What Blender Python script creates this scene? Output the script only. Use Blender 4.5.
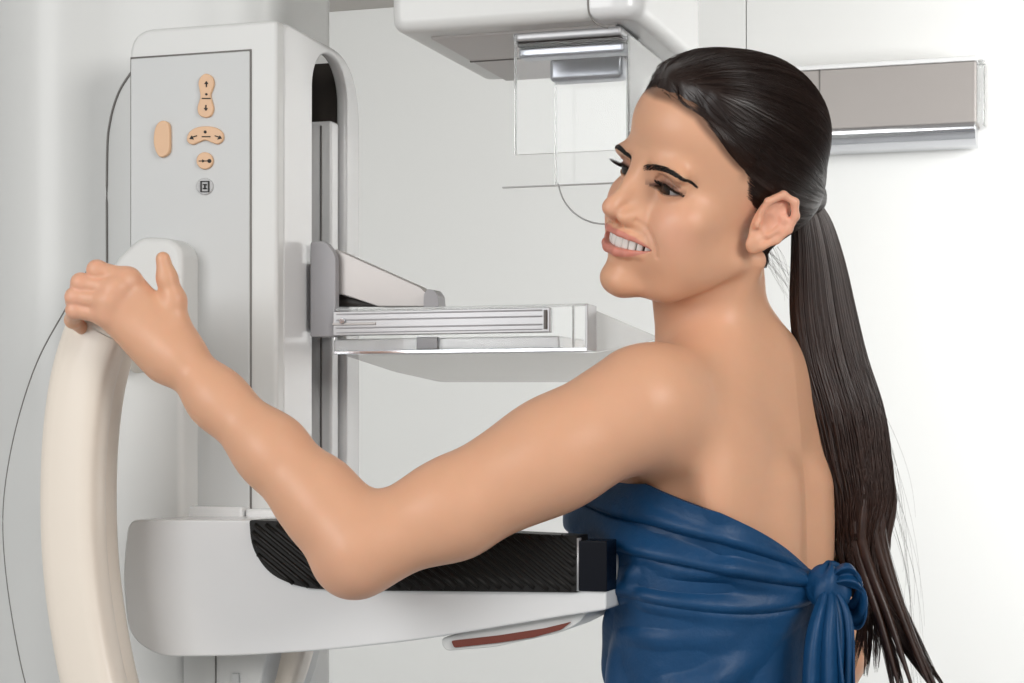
import bpy, bmesh, math, random
import numpy as np
from mathutils import Vector, Matrix
random.seed(4); np.random.seed(4)
for o in list(bpy.data.objects): bpy.data.objects.remove(o)
SC = bpy.context.scene; COL = SC.collection
# ------------------------------------------------------------------ camera
F_PX, HOR, ZC = 1900.0, 430.0, 1.355
cam = bpy.data.objects.new('camera', bpy.data.cameras.new('camera')); COL.objects.link(cam)
cam.location = (0, 0, ZC); cam.rotation_euler = (math.pi/2, 0, 0)
cam.data.sensor_width = 36; cam.data.lens = F_PX/1024*36
cam.data.shift_y = (HOR-341.5)/1024
cam.data.clip_start = .05
SC.camera = cam
# ------------------------------------------------------------------ world, lights, exposure
W = bpy.data.worlds.new('world'); SC.world = W; W.use_nodes = True
W.node_tree.nodes['Background'].inputs[0].default_value = (.97, .985, 1, 1)
W.node_tree.nodes['Background'].inputs[1].default_value = .36
def area(name, loc, target, size, power, color=(1, 1, 1), size_y=None):
    l = bpy.data.lights.new(name, 'AREA'); l.energy = power; l.size = size; l.color = color
    if size_y: l.shape = 'RECTANGLE'; l.size_y = size_y
    o = bpy.data.objects.new(name, l); COL.objects.link(o); o.location = loc
    o.rotation_euler = (Vector(target)-Vector(loc)).to_track_quat('-Z', 'Y').to_euler()
    return o
area('softbox_right', (1.35, -.1, 2.25), (0, 1.8, 1.35), .9, 25, (1, .985, .96))
area('fill_left', (-1.5, .0, 2.0), (.1, 1.75, 1.4), 1.1, 18, (1, 1, 1))  # unseen fill added to lift the left side
area('wall_fill', (2.2, 3.0, 2.2), (1.9, 5.0, 1.4), 1.4, 60, (1, 1, 1))  # unseen light added to brighten the right of the back wall
area('rear_fill', (-.4, 3.0, 2.3), (-.2, 4.4, 1.0), 1.2, 9, (1, 1, .98))  # added light for the rear of the room, not a ceiling fixture
SC.view_settings.view_transform = 'Standard'; SC.view_settings.look = 'None'
SC.view_settings.exposure = 0.38; SC.view_settings.gamma = 1
# ------------------------------------------------------------------ materials
def mat(name, color=(.8, .8, .8), rough=.5, metal=0, spec=.5, coat=0, sss=0, trans=0, ior=1.45, bump=None, attr=None, vary=None, aniso=0, sssr=(1, .35, .2)):
    m = bpy.data.materials.new(name); m.use_nodes = True; nt = m.node_tree
    b = nt.nodes['Principled BSDF']; I = b.inputs
    I['Base Color'].default_value = (*color, 1); I['Roughness'].default_value = rough; I['Metallic'].default_value = metal
    I['Specular IOR Level'].default_value = spec; I['Coat Weight'].default_value = coat; I['Coat Roughness'].default_value = .1
    I['Transmission Weight'].default_value = trans; I['IOR'].default_value = ior; I['Anisotropic'].default_value = aniso
    if sss:
        I['Subsurface Weight'].default_value = sss; I['Subsurface Radius'].default_value = sssr; I['Subsurface Scale'].default_value = .008
    tc = nt.nodes.new('ShaderNodeTexCoord')
    src = None
    if attr:
        a = nt.nodes.new('ShaderNodeAttribute'); a.attribute_name = attr; src = a.outputs['Color']
    if vary:   # (scale, amount): slight colour variation
        n = nt.nodes.new('ShaderNodeTexNoise'); n.inputs['Scale'].default_value = vary[0]; n.inputs['Detail'].default_value = 4
        nt.links.new(tc.outputs['Object'], n.inputs['Vector'])
        mr = nt.nodes.new('ShaderNodeMapRange'); mr.inputs['To Min'].default_value = 1-vary[1]; mr.inputs['To Max'].default_value = 1+vary[1]
        nt.links.new(n.outputs['Fac'], mr.inputs['Value'])
        mx = nt.nodes.new('ShaderNodeVectorMath'); mx.operation = 'SCALE'
        if src: nt.links.new(src, mx.inputs[0])
        else: mx.inputs[0].default_value = color
        nt.links.new(mr.outputs[0], mx.inputs['Scale']); src = mx.outputs[0]
    if src: nt.links.new(src, I['Base Color'])
    if bump:   # list of (scale, strength, distance, stretch)
        prev = None
        for sc_, st, di, stretch in bump:
            n = nt.nodes.new('ShaderNodeTexNoise'); n.inputs['Scale'].default_value = sc_; n.inputs['Detail'].default_value = 5
            mp = nt.nodes.new('ShaderNodeMapping'); mp.inputs['Scale'].default_value = stretch
            nt.links.new(tc.outputs['Object'], mp.inputs[0]); nt.links.new(mp.outputs[0], n.inputs['Vector'])
            bp = nt.nodes.new('ShaderNodeBump'); bp.inputs['Strength'].default_value = st; bp.inputs['Distance'].default_value = di
            nt.links.new(n.outputs['Fac'], bp.inputs['Height'])
            if prev: nt.links.new(prev, bp.inputs['Normal'])
            prev = bp.outputs[0]
        nt.links.new(prev, I['Normal'])
    return m
M = dict(
    wall=mat('wall_paint', (.80, .805, .79), .7, spec=.2, bump=[(60, .05, .002, (1, 1, 1))]),
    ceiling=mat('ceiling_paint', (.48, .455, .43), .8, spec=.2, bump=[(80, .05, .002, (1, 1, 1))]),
    floor=mat('vinyl_floor', (.55, .56, .57), .35, vary=(3, .05)),
    shell=mat('white_shell', (.69, .695, .68), .32, spec=.35, vary=(2, .01), bump=[(400, .02, .0005, (1, 1, 1))]),
    shell2=mat('white_shell_gloss', (.755, .76, .76), .22, spec=.45, coat=.15),
    panel=mat('panel_grey', (.60, .61, .605), .4, spec=.35),
    under=mat('underside_grey', (.58, .56, .545), .5),
    beige=mat('beige_plastic', (.84, .755, .655), .28, spec=.45, coat=.2),
    button=mat('button_beige', (.72, .46, .28), .4),
    seam=mat('seam_dark', (.22, .21, .20), .8),
    ink=mat('ink', (.03, .03, .03), .6),
    greybtn=mat('button_grey', (.50, .50, .50), .4),
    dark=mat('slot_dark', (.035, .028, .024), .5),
    black=mat('black_cover', (.008, .007, .006), .42, spec=.28, coat=.0),
    alu=mat('brushed_aluminium', (.50, .50, .51), .38, metal=.45, bump=[(300, .08, .0006, (1, 1, 30))]),
    steel=mat('polished_steel', (.62, .63, .66), .14, metal=1),
    bracket=mat('bracket_grey', (.36, .355, .37), .45),
    boxgrey=mat('satin_metal', (.50, .475, .46), .45, metal=.35),
    clear=mat('clear_acrylic', (.985, .99, .99), .02, trans=1, ior=1.2),
    edge=mat('acrylic_edge', (.93, .94, .94), .25, trans=.75, ior=1.15),
    steel2=mat('grey_steel', (.30, .31, .34), .28, metal=.8),
    fixture=mat('fixture_metal', (.36, .335, .32), .42, metal=.3),
    red=mat('red_brown_inlay', (.17, .035, .02), .35),
    skin=mat('skin', (.7, .42, .28), .39, spec=.38, sss=.22, attr='Col', vary=(45, .035), bump=[(900, .12, .0004, (1, 1, 1)), (220, .08, .0006, (1, 1, 1))]),
    hair=mat('dark_brown_hair', (.018, .0085, .006), .36, spec=.55, vary=(30, .3)),
    strand=mat('hair_strands', (.036, .0145, .009), .34, spec=.6, vary=(120, .5)),
    combed=mat('combed_hair', (.022, .0095, .0062), .34, spec=.5, vary=(120, .4)),
    lash=mat('lash_black', (.008, .006, .005), .5),
    teeth=mat('teeth', (.86, .84, .79), .15, spec=.6, coat=.4),
    eyewhite=mat('eye_white', (.42, .39, .38), .2, coat=.6),
    iris=mat('iris_brown', (.012, .006, .004), .3, coat=.25),
    gown=mat('blue_gown', (.0035, .052, .145), .48, spec=.45, vary=(26, .22), bump=[(30, .30, .006, (1, 1, 1)), (110, .30, .002, (1, 1, 1)), (500, .30, .0006, (1, 1, 1))]),
    skirt=mat('dark_trousers', (.02, .02, .025), .7),
)
# ------------------------------------------------------------------ helpers
def link(name, me, m=None, parent=None, smooth=True):
    o = bpy.data.objects.new(name, me); COL.objects.link(o)
    if m: me.materials.append(m)
    if parent is not None: o.parent = parent
    if smooth: me.polygons.foreach_set('use_smooth', [True]*len(me.polygons))
    return o
def pymesh(name, v, f, m=None, parent=None, smooth=True):
    me = bpy.data.meshes.new(name); me.from_pydata([tuple(map(float, p)) for p in v], [], f); me.update()
    return link(name, me, m, parent, smooth)
def npmesh(name, V, Q, m=None, parent=None):
    """fast mesh from numpy arrays; Q is (n,3) or (n,4)"""
    me = bpy.data.meshes.new(name); k = Q.shape[1]
    me.vertices.add(len(V)); me.vertices.foreach_set('co', np.ascontiguousarray(V, np.float32).ravel())
    me.loops.add(Q.size); me.loops.foreach_set('vertex_index', Q.astype(np.int32).ravel())
    me.polygons.add(len(Q)); me.polygons.foreach_set('loop_start', np.arange(0, Q.size, k, dtype=np.int32))
    me.update(calc_edges=True); me.validate()
    me.shade_smooth()
    o = bpy.data.objects.new(name, me); COL.objects.link(o)
    if m: me.materials.append(m)
    if parent is not None: o.parent = parent
    return o
def empty(name, loc=(0, 0, 0), rz=0):
    o = bpy.data.objects.new(name, None); COL.objects.link(o); o.location = loc; o.rotation_euler = (0, 0, rz)
    o.empty_display_size = .1
    return o
def tag(o, label=None, cat=None, group=None, kind=None):
    for k, v in (('label', label), ('category', cat), ('group', group), ('kind', kind)):
        if v: o[k] = v
    return o
def bev(o, w, seg=3, ang=.6):
    b = o.modifiers.new('bevel', 'BEVEL'); b.width = w; b.segments = seg; b.limit_method = 'ANGLE'; b.angle_limit = ang
    b.harden_normals = False
    return o
def auto(o):
    wn = o.modifiers.new('wn', 'WEIGHTED_NORMAL'); wn.keep_sharp = True; return o
def box(name, a0, a1, b0, b1, z0, z1, m, parent=None, r=.002, seg=3):
    v = [(x, y, z) for x in (a0, a1) for y in (b0, b1) for z in (z0, z1)]
    f = [(0, 1, 3, 2), (4, 6, 7, 5), (0, 4, 5, 1), (2, 3, 7, 6), (0, 2, 6, 4), (1, 5, 7, 3)]
    o = pymesh(name, v, f, m, parent)
    if r: bev(o, r, seg); auto(o)
    return o
def prism(name, pts, axis, lo, hi, m, parent=None, r=.002, seg=3, ang=.6):
    """2-D outline extruded along an axis ('b': pts are (a,z); 'a': pts are (b,z); 'z': pts are (a,b))"""
    def P(p, t):
        return {'b': (p[0], t, p[1]), 'a': (t, p[0], p[1]), 'z': (p[0], p[1], t)}[axis]
    n = len(pts)
    v = [P(p, lo) for p in pts]+[P(p, hi) for p in pts]
    f = [tuple(range(n)), tuple(range(2*n-1, n-1, -1))]+[(i, i+n, (i+1) % n+n, (i+1) % n) for i in range(n)]
    me = bpy.data.meshes.new(name); me.from_pydata(v, [], f)
    bm = bmesh.new(); bm.from_mesh(me); bmesh.ops.recalc_face_normals(bm, faces=bm.faces); bm.to_mesh(me); bm.free()
    o = link(name, me, m, parent)
    if r: bev(o, r, seg, ang)
    auto(o)
    return o
def roundpoly(pts, rad, n=6):
    """round each corner of a polygon; rad is one number or a list"""
    out = []; N = len(pts)
    for i in range(N):
        p = np.array(pts[i], float); a = np.array(pts[i-1], float); b = np.array(pts[(i+1) % N], float)
        r = rad[i] if isinstance(rad, (list, tuple)) else rad
        if r <= 0: out.append(tuple(p)); continue
        da = a-p; db = b-p; la = np.linalg.norm(da); lb = np.linalg.norm(db); r = min(r, la*.49, lb*.49)
        p0 = p+da/la*r; p1 = p+db/lb*r
        for k in range(n+1):
            t = k/n; out.append(tuple((1-t)**2*p0+2*t*(1-t)*p+t*t*p1))
    return out
def crom(pts, n=8, closed=False):
    P = np.array(pts, float); N = len(P); out = []
    rng = range(N if closed else N-1)
    for i in rng:
        if closed: p0, p1, p2, p3 = P[i-1], P[i], P[(i+1) % N], P[(i+2) % N]
        else: p0, p1, p2, p3 = P[max(i-1, 0)], P[i], P[i+1], P[min(i+2, N-1)]
        for k in range(n):
            t = k/n; out.append(.5*((2*p1)+(-p0+p2)*t+(2*p0-5*p1+4*p2-p3)*t*t+(-p0+3*p1-3*p2+p3)*t**3))
    if not closed: out.append(P[-1])
    return np.array(out)
def tube(name, path, rad, m, parent=None, ns=8, section=None, up=(0, 0, 1), scale=None):
    """sweep a section along a path; section = list of (x,y) offsets in (side, up) or a circle of radius rad"""
    P = np.array(path, float); n = len(P)
    if section is None: section = [(math.cos(2*math.pi*k/ns), math.sin(2*math.pi*k/ns)) for k in range(ns)]
    S = np.array(section); k = len(S); V = []
    for i in range(n):
        t = P[min(i+1, n-1)]-P[max(i-1, 0)]; t /= np.linalg.norm(t)+1e-12
        u = np.array(up, float); s = np.cross(t, u); s /= np.linalg.norm(s)+1e-12; w = np.cross(s, t)
        r = rad[i] if hasattr(rad, '__len__') else rad
        for a, b in S: V.append(P[i]+s*a*r+w*b*r)
    F = [(i*k+j, i*k+(j+1) % k, (i+1)*k+(j+1) % k, (i+1)*k+j) for i in range(n-1) for j in range(k)]
    F += [tuple(range(k-1, -1, -1)), tuple(range((n-1)*k, n*k))]
    return pymesh(name, V, F, m, parent)
# ------------------------------------------------------------------ frame of the room and the machine (turned 18 degrees from the camera)
PHI = math.radians(18); UX, UY = math.cos(PHI), -math.sin(PHI); VX, VY = math.sin(PHI), math.cos(PHI)
OX, OY = -.32, 1.88
def S2(px, py, b=0.):
    """photo direction -> (a, z) on the machine plane at depth b"""
    rx, rz = (px-512)/F_PX, (HOR-py)/F_PX
    t = (b+OX*VX+OY*VY)/(rx*VX+VY)
    return ((rx*t-OX)*UX+(t-OY)*UY, ZC+rz*t)
def W3(px, py, d):
    return np.array([(px-512)/F_PX*d, d, ZC+(HOR-py)/F_PX*d])
def outline(pp, b): return [S2(x, y, b) for x, y in pp]
BODY_H, HAIR_H, REFINE, N_STR, N_PONY = .0018, .0018, True, 5200, 3600
# ================================================================== ROOM
room = empty('tmp')
def rw(a, b, z): return (OX+a*UX+b*VX, OY+a*UY+b*VY, z)
bpy.data.objects.remove(room)
bW = 3.1; CE = ZC+ (HOR-11)/F_PX*((bW+OX*VX+OY*VY)/((340-512)/F_PX*VX+VY))
def wallbox(name, a0, a1, b0, b1, z0, z1, m):
    o = box(name, a0, a1, b0, b1, z0, z1, m, None, 0); o.location = (OX, OY, 0); o.rotation_euler = (0, 0, -PHI)
    o.data.polygons.foreach_set('use_smooth', [False]*6); o['kind'] = 'structure'; return o
aS = S2(746, 20, bW)[0]
wallbox('floor', -2.2, 4.2, -3.2, bW+.1, -.05, 0, M['floor'])
wallbox('ceiling', -2.2, 4.2, -3.2, bW+.1, CE, CE+.05, M['ceiling'])
wl = wallbox('wall_back', -2.2, 4.2, bW+.02, bW+.1, 0, CE, M['wall'])
for nm, a0, a1 in (('wall_panel', -2.2, aS-.0012), ('wall_panel', aS+.0012, 4.2)):
    p = box(nm, a0, a1, bW, bW+.02, .08, CE, M['wall'], wl, .0015, 2)
wallbox('wall_left', -2.25, -2.2, -3.2, bW, 0, CE, M['wall'])
wallbox('wall_right', 4.2, 4.25, -3.2, bW, 0, CE, M['wall'])
wallbox('baseboard_back', -2.2, 4.2, bW-.012, bW+.02, 0, .08, M['shell'])

# ------------------------------------------------------------------ wall-mounted metal fixture on the right
def machine_child_frame(name):
    e = empty(name, (OX, OY, 0), -PHI); return e
x0, z1 = S2(785, 72, bW-.12); x1, _ = S2(976, 60, bW-.12); zt = S2(900, 65, bW-.12)[1]; zm = S2(900, 126, bW-.12)[1]; zb = S2(900, 146, bW-.12)[1]
fx = machine_child_frame('wall_fixture'); tag(fx, 'wide grey metal wall fixture with a polished curved lower lip, right of the ponytailed head', 'wall fixture')
box('housing', x0, x1, bW-.12, bW, zm, zt, M['fixture'], fx, .004)
box('top_highlight', x0, x1+.002, bW-.125, bW, zt, zt+.012, M['shell2'], fx, .003)  # white strip drawn as the highlight along the top edge
box('end_cap', x1, x1+.018, bW-.09, bW, zm-.0, zt+.01, M['clear'], fx, .006)
lip = [(bW-.118, zm)]+[(bW-.118+.062*(1-math.cos(t))-.012*math.sin(t*1), zm-(zm-zb)*math.sin(t)) for t in np.linspace(.1, math.pi/2, 10)]+[(bW-.02, zb), (bW-.02, zm)]
prism('polished_lip', lip, 'a', x0, x1-.002, M['steel'], fx, .001)
box('joint_line', S2(820, 70, bW-.121)[0]-.002, S2(820, 70, bW-.121)[0]+.001, bW-.1215, bW-.118, zm, zt, M['seam'], fx, 0)

# ================================================================== MACHINE
mc = empty('mammography_machine', (OX, OY, 0), -PHI)
tag(mc, 'large white breast x-ray machine with beige curved grab handle, control panel and tube head', 'x-ray machine')
def MB(*a, **k): return box(*a, parent=mc, **k)
# gantry body: soft vertical extrusion
gp = [(-.62, .60), (-.56, .30), (-.42, .155), (-.30, .092), (-.235, .062), (-.19, .060), (-.13, .085), (-.06, .10), (.0, .103), (.03, .115), (.045, .14), (.048, .19), (.048, .24)]
gps = crom([(a, b) for a, b in gp], 8)
ga = gps[:, 0]; gb = gps[:, 1]
def gB(a): return float(np.interp(a, ga[:], gb[:]))
prism('gantry_body', [tuple(p) for p in gps], 'z', 0, CE-.25, M['shell'], mc, .02, 4)
def on_gantry(pp, off=0):
    out = []
    for x, y in pp:
        b = .08
        for _ in range(6): a, z = S2(x, y, b); b = gB(a)
        out.append((a, b-off, z))
    return out
# rotation disc seam and side seam
arc = crom([(92, 262), (66, 308), (38, 360), (18, 420), (6, 480), (3, 530), (8, 590), (20, 660), (34, 715)], 8)
tube("disc_seam", on_gantry(arc, 0), .0008, M['seam'], mc, 6)
arc2 = crom([(133, 70), (119, 92), (110, 122), (107, 160), (107, 275)], 8)
tube('side_seam', on_gantry(arc2, 0), .0013, M['seam'], mc, 6)
# column housing
zC0 = 1.17
aL = S2(129, 100, 0)[0]; aF = S2(278, 100, 0)[0]
zT = S2(200, 23, 0)[1]; D = .208
side = roundpoly([(0, 0.0), (0, zT), (D, zT-.004), (D, 0.0)], [0, .012, .075, 0], 10)
frontw = roundpoly([(aL, 0), (aL, zT), (aF-.0, zT), (aF-.0, 0)], [0, .03, .004, 0], 8)
prism('column_housing', roundpoly([(aL, zC0), (aL, zT-.002), (aF-.001, zT-.002), (aF-.001, zC0)], [0, .028, .006, 0], 8), 'b', .0, .082, M['shell'], mc, .012, 5)
# side shell with the rail slot (two nested outlines bridged)
def ringplate(name, outer, inner, a0, a1, m, parent, r=.004):
    n = len(outer); V = []; 
    for a in (a0, a1):
        V += [(a, b, z) for b, z in outer]; V += [(a, b, z) for b, z in inner]
    F = []
    for i in range(n):
        j = (i+1) % n
        F += [(i, j, n+j, n+i), (2*n+i, 3*n+i, 3*n+j, 2*n+j), (i, 2*n+i, 2*n+j, j), (n+i, n+j, 3*n+j, 3*n+i)]
    me = bpy.data.meshes.new(name); me.from_pydata(V, [], F)
    bm = bmesh.new(); bm.from_mesh(me); bmesh.ops.recalc_face_normals(bm, faces=bm.faces); bm.to_mesh(me); bm.free()
    o = link(name, me, m, parent); bev(o, r, 4, .7); auto(o); return o
def resample(poly, c, n=96):
    """points of a closed outline by angle about c (stretched in z)"""
    P = np.array(poly+[poly[0]]); L = np.r_[0, np.cumsum(np.linalg.norm(np.diff(P, axis=0), axis=1))]
    s = np.linspace(0, L[-1], n, endpoint=False)
    return [(float(np.interp(t, L, P[:, 0])), float(np.interp(t, L, P[:, 1]))) for t in s]
s0, s1 = .084, .169; zb0 = 1.19; sr = (s1-s0)/2; zs = zT-.013
N = 40
outer = []; inner = []
# left side up, arch over, right side down, bottom: matched counts
for k in range(12): t = k/12; outer.append((0.012, zb0-.03+t*(zT-.020-zb0+.03))); inner.append((s0, zb0+t*(zs-sr-zb0)))
oc = roundpoly([(.012, 0.), (.012, zT-.001), (D, zT-.005), (D, 0.)], [0, .014, .075, 0], 12)
arcpts = [p for p in oc if p[1] > zT-.09]
A = np.array(arcpts); L = np.r_[0, np.cumsum(np.linalg.norm(np.diff(A, axis=0), axis=1))]
for k in range(N+1):
    t = k/N; outer.append((float(np.interp(t*L[-1], L, A[:, 0])), float(np.interp(t*L[-1], L, A[:, 1]))))
    th = math.pi*(1-t); inner.append(((s0+s1)/2+sr*math.cos(th), zs-sr+sr*math.sin(th)))
for k in range(1, 13): t = k/12; outer.append((D, (zT-.08)*(1-t)+t*(zb0-.03))); inner.append((s1, (zs-sr)*(1-t)+t*zb0))
ringplate('side_shell', outer, inner, aF-.012, aF, M['shell2'], mc, .0045)
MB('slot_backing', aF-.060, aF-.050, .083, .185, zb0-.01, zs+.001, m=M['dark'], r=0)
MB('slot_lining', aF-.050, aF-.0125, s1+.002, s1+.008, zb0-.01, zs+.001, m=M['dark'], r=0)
MB('rail', aF-.046, aF-.0055, .143, .163, zb0, zs-.065, m=M['shell2'], r=.003)
MB('rail_groove', aF-.018, aF-.016, .1422, .145, zb0, zs-.07, m=M['seam'], r=0)
MB('column_back', aL+.05, aF-.061, .080, .19, zC0, zT-.03, m=M['shell'], r=.01)
# raised control panel
pA0 = S2(134, 100, -.002)[0]; pA1 = S2(249.5, 100, -.002)[0]; pz1 = S2(200, 54, -.002)[1]; pz0 = S2(200, 517, 0)[1]
MB('panel_seam', pA0-.0045, pA1+.0015, -.0012, .004, pz0, pz1+.0016, m=M['seam'], r=0)
cp = MB('control_panel', pA0-.004, pA1, -.0022, .004, pz0, pz1, m=M['panel'], r=.0015)
bb = -.0022
def btn(pp, h, name, m, rad=None):
    pts = outline(pp, bb)
    return prism(name, pts, 'b', bb-h, bb+.001, m, cp, .0011, 3, .5)
def circ(cx, cy, rx, ry, n=24, a0=0): return [(cx+rx*math.cos(2*math.pi*k/n), cy+ry*math.sin(2*math.pi*k/n)) for k in range(n)]
def ink(pp, par, h=.0006, name='arrow_mark'):
    pts = outline(pp, bb-.003)
    return prism(name, pts, 'b', bb-.003-h, bb-.001, M['ink'], par, 0)
rk = btn([tuple(p) for p in crom([(207, 74), (213, 77), (215, 84), (213, 91), (211.5, 96), (213, 102), (214.5, 109), (212, 116), (206, 118), (200, 115), (198.5, 108), (200.5, 101), (201.5, 96), (200.5, 90), (199.5, 83), (202, 77)], 3, True)], .003, 'rocker_button', M['button'])
for x, y, s in ((206.5, 84, -1), (206, 108, 1)):
    ink([(x-2, y), (x, y+3*s), (x+2, y)], rk); ink([(x-.5, y-3*s), (x+.5, y-3*s), (x+.5, y), (x-.5, y)], rk)
ink(circ(206.5, 94.3, 1.2, 1.2, 8), rk, name='dot_mark'); ink([(202, 98), (210.5, 98), (210.5, 99), (202, 99)], rk, name='line_mark')
rk = btn([tuple(p) for p in crom([(190, 133), (197, 128), (207, 126.5), (217, 128), (223.5, 133), (224, 140), (219, 144.5), (213, 143), (206, 140.5), (199, 143), (193, 145), (188, 141)], 3, True)], .003, 'rocker_button', M['button'])
ink([(189.5, 139), (194, 139.5), (192, 135.5)], rk); ink([(222, 138.5), (217.5, 139.5), (220, 135.5)], rk)
ink([(193, 136.5), (197, 135.3), (197, 136.3), (193, 137.5)], rk); ink([(219, 136.5), (215, 135.3), (215, 136.3), (219, 137.5)], rk)
ink([(202, 136.2), (210.5, 136.2), (210.5, 137.2), (202, 137.2)], rk, name='line_mark'); ink(circ(205.3, 132, 1.4, 1.6, 8), rk, name='dot_mark')
rk = btn(circ(205.7, 161, 8.2, 8.6), .003, 'round_button', M['button'])
ink([(199, 160.6), (210, 160.6), (210, 161.4), (199, 161.4)], rk, name='line_mark'); ink(circ(209.5, 161, 2, 2, 10), rk, name='dot_mark'); ink([(202.5, 159.4), (205, 161), (202.5, 162.6)], rk)
rk = btn(circ(205.3, 186.5, 8.4, 8.6), .002, 'round_button', M['greybtn']); tag(rk, 'grey round button')
for q in ([(200.5, 181), (201.2, 181), (201.2, 192), (200.5, 192)], [(208.2, 181), (209, 181), (209, 192), (208.2, 192)], [(200.5, 181), (209, 181), (209, 181.7), (200.5, 181.7)], [(200.5, 191.3), (209, 191.3), (209, 192), (200.5, 192)], [(203, 184), (206.5, 184), (206.5, 185), (203, 185)], [(203, 188), (206.5, 188), (206.5, 189), (203, 189)], [(204.3, 184), (205.1, 184), (205.1, 189), (204.3, 189)]):
    ink(q, rk, name='frame_mark')
btn([tuple(p) for p in crom([(161, 122.5), (167, 121.5), (171, 126), (171.5, 140), (171, 152), (166, 157), (161, 157), (157, 150), (155.5, 140), (157, 129)], 3, True)], .0045, 'oval_button', M['button'])
# handle mount: soft bulge between gantry and handle
mb = -.035
mo = outline([(100, 760), (100, 520), (104, 400), (104, 290), (112, 262), (139, 236), (170, 238), (182, 250), (182, 505), (181, 760)], mb)
prism('handle_mount', roundpoly(mo, [0, .05, .05, .02, .012, .012, .012, .012, 0, 0], 6), 'b', mb, .12, M['shell'], mc, .018, 6, .4)
mo = outline([(100, 760), (100, 560), (120, 470), (165, 385), (250, 380), (292, 420), (292, 760)], -.012)
# ledge above support
l0 = S2(181, 506, -.02); l1 = S2(243, 518, -.02); l2 = S2(282, 518, -.02)
MB('ledge', l0[0], l1[0]-.001, -.02, .08, l1[1]-.02, l0[1], m=M['shell2'], r=.003)
MB('ledge', l1[0]+.001, l2[0], -.018, .08, l1[1]-.02, l0[1]-.002, m=M['shell2'], r=.003)
# beige grab handle on the left
hb = -.17
hp = [(104, 318), (93, 345), (82, 385), (75, 440), (73, 500), (75, 560), (82, 620), (94, 683), (112, 745), (140, 800)]
path = [(*S2(x, y, hb), hb) for x, y in crom(hp, 5)]
path = [np.array([a, b, z]) for a, z, b in path]
p0 = path[0]; top = [p0+np.array([-.056, .142, -.022]), p0+np.array([-.036, .09, -.012]), p0+np.array([-.017, .045, .004]), p0+np.array([-.004, .014, .006])]
p1 = path[-1]; bot = [p1+np.array([.02, .03, -.03]), p1+np.array([.03, .16, -.05])]
path = crom(top+path[::2]+bot, 4)
sec = []
for k in range(28):
    t = 2*math.pi*k/28; c, s = math.cos(t), math.sin(t)
    sec.append((math.copysign(abs(c)**.55, c)*.0285, math.copysign(abs(s)**.6, s)*.019))
# sweep with frame: side = in-plane (a), up = b
def sweep(name, path, sec, m, parent, upv=(0, -1, 0), sub=0):
    P = np.array(path); V = []; k = len(sec); prev = None
    for i in range(len(P)):
        t = P[min(i+1, len(P)-1)]-P[max(i-1, 0)]; t /= np.linalg.norm(t)
        w = np.array(upv, float) if prev is None else prev
        w = w-t*np.dot(w, t); w /= np.linalg.norm(w); 
        w = (w*1.0); prev = w; s = np.cross(t, w)
        for a, b in sec: V.append(P[i]+s*a+w*b)
    F = [(i*k+j, i*k+(j+1) % k, (i+1)*k+(j+1) % k, (i+1)*k+j) for i in range(len(P)-1) for j in range(k)]
    F += [tuple(range(k-1, -1, -1)), tuple(range((len(P)-1)*k, len(P)*k))]
    o = pymesh(name, V, F, m, parent)
    return o
# start the frame at the middle of the handle so that its face looks outwards
mid = len(path)//2
P_ = np.array(path)
def sweep_mid(name, P, sec, m, parent, upv=(0, -1, 0)):
    n = len(P); T = [P[min(i+1, n-1)]-P[max(i-1, 0)] for i in range(n)]; T = [t/np.linalg.norm(t) for t in T]
    Wv = [None]*n; mid = n//2; w = np.array(upv, float); 
    for i in range(mid, n): w = w-T[i]*np.dot(w, T[i]); w /= np.linalg.norm(w); Wv[i] = w
    w = Wv[mid]
    for i in range(mid-1, -1, -1): w = w-T[i]*np.dot(w, T[i]); w /= np.linalg.norm(w); Wv[i] = w
    V = []; k = len(sec)
    for i in range(n):
        s = np.cross(T[i], Wv[i])
        for a, b in sec: V.append(P[i]+s*a+Wv[i]*b)
    F = [(i*k+j, i*k+(j+1) % k, (i+1)*k+(j+1) % k, (i+1)*k+j) for i in range(n-1) for j in range(k)]
    F += [tuple(range(k-1, -1, -1)), tuple(range((n-1)*k, n*k))]
    return pymesh(name, V, F, m, parent)
ha = sweep_mid('grab_handle', P_, sec, M['beige'], mc); tag(ha, 'curved beige grab handle')
# inner flange of the handle (slimmer strip on the machine side)
sec2 = [(a*.42+ -.0, b*1.0) for a, b in sec]
fl = sweep_mid('handle_flange', P_+np.array([.004, .026, 0]), [(a*.55, b*1.5) for a, b in sec], M['beige'], mc)
# second handle seen low behind the support
h2 = [np.array([S2(x, y, .02)[0], .02, S2(x, y, .02)[1]]) for x, y in [(300, 600), (296, 640), (283, 683), (262, 730), (230, 790)]]
sweep_mid('grab_handle', crom(h2, 5), [(a*.6, b) for a, b in sec], M['beige'], mc)
# lower housing under the support with its small switch
lw = outline([(100, 760), (100, 640), (272, 640), (262, 683), (235, 760)], -.03)
prism('lower_housing', lw, 'b', -.03, .1, M['shell'], mc, .004)
q0 = S2(215.5, 655, -.031); q1 = S2(217, 740, -.031)
MB('housing_seam', q0[0]-.0006, q0[0]+.0006, -.031, -.028, q1[1], q0[1], m=M['seam'], r=0)
q0 = S2(232, 673, -.032); q1 = S2(239, 690, -.032)
MB('switch', q0[0], q1[0], -.033, -.028, q1[1], q0[1], m=M['panel'], r=.0008)
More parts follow.
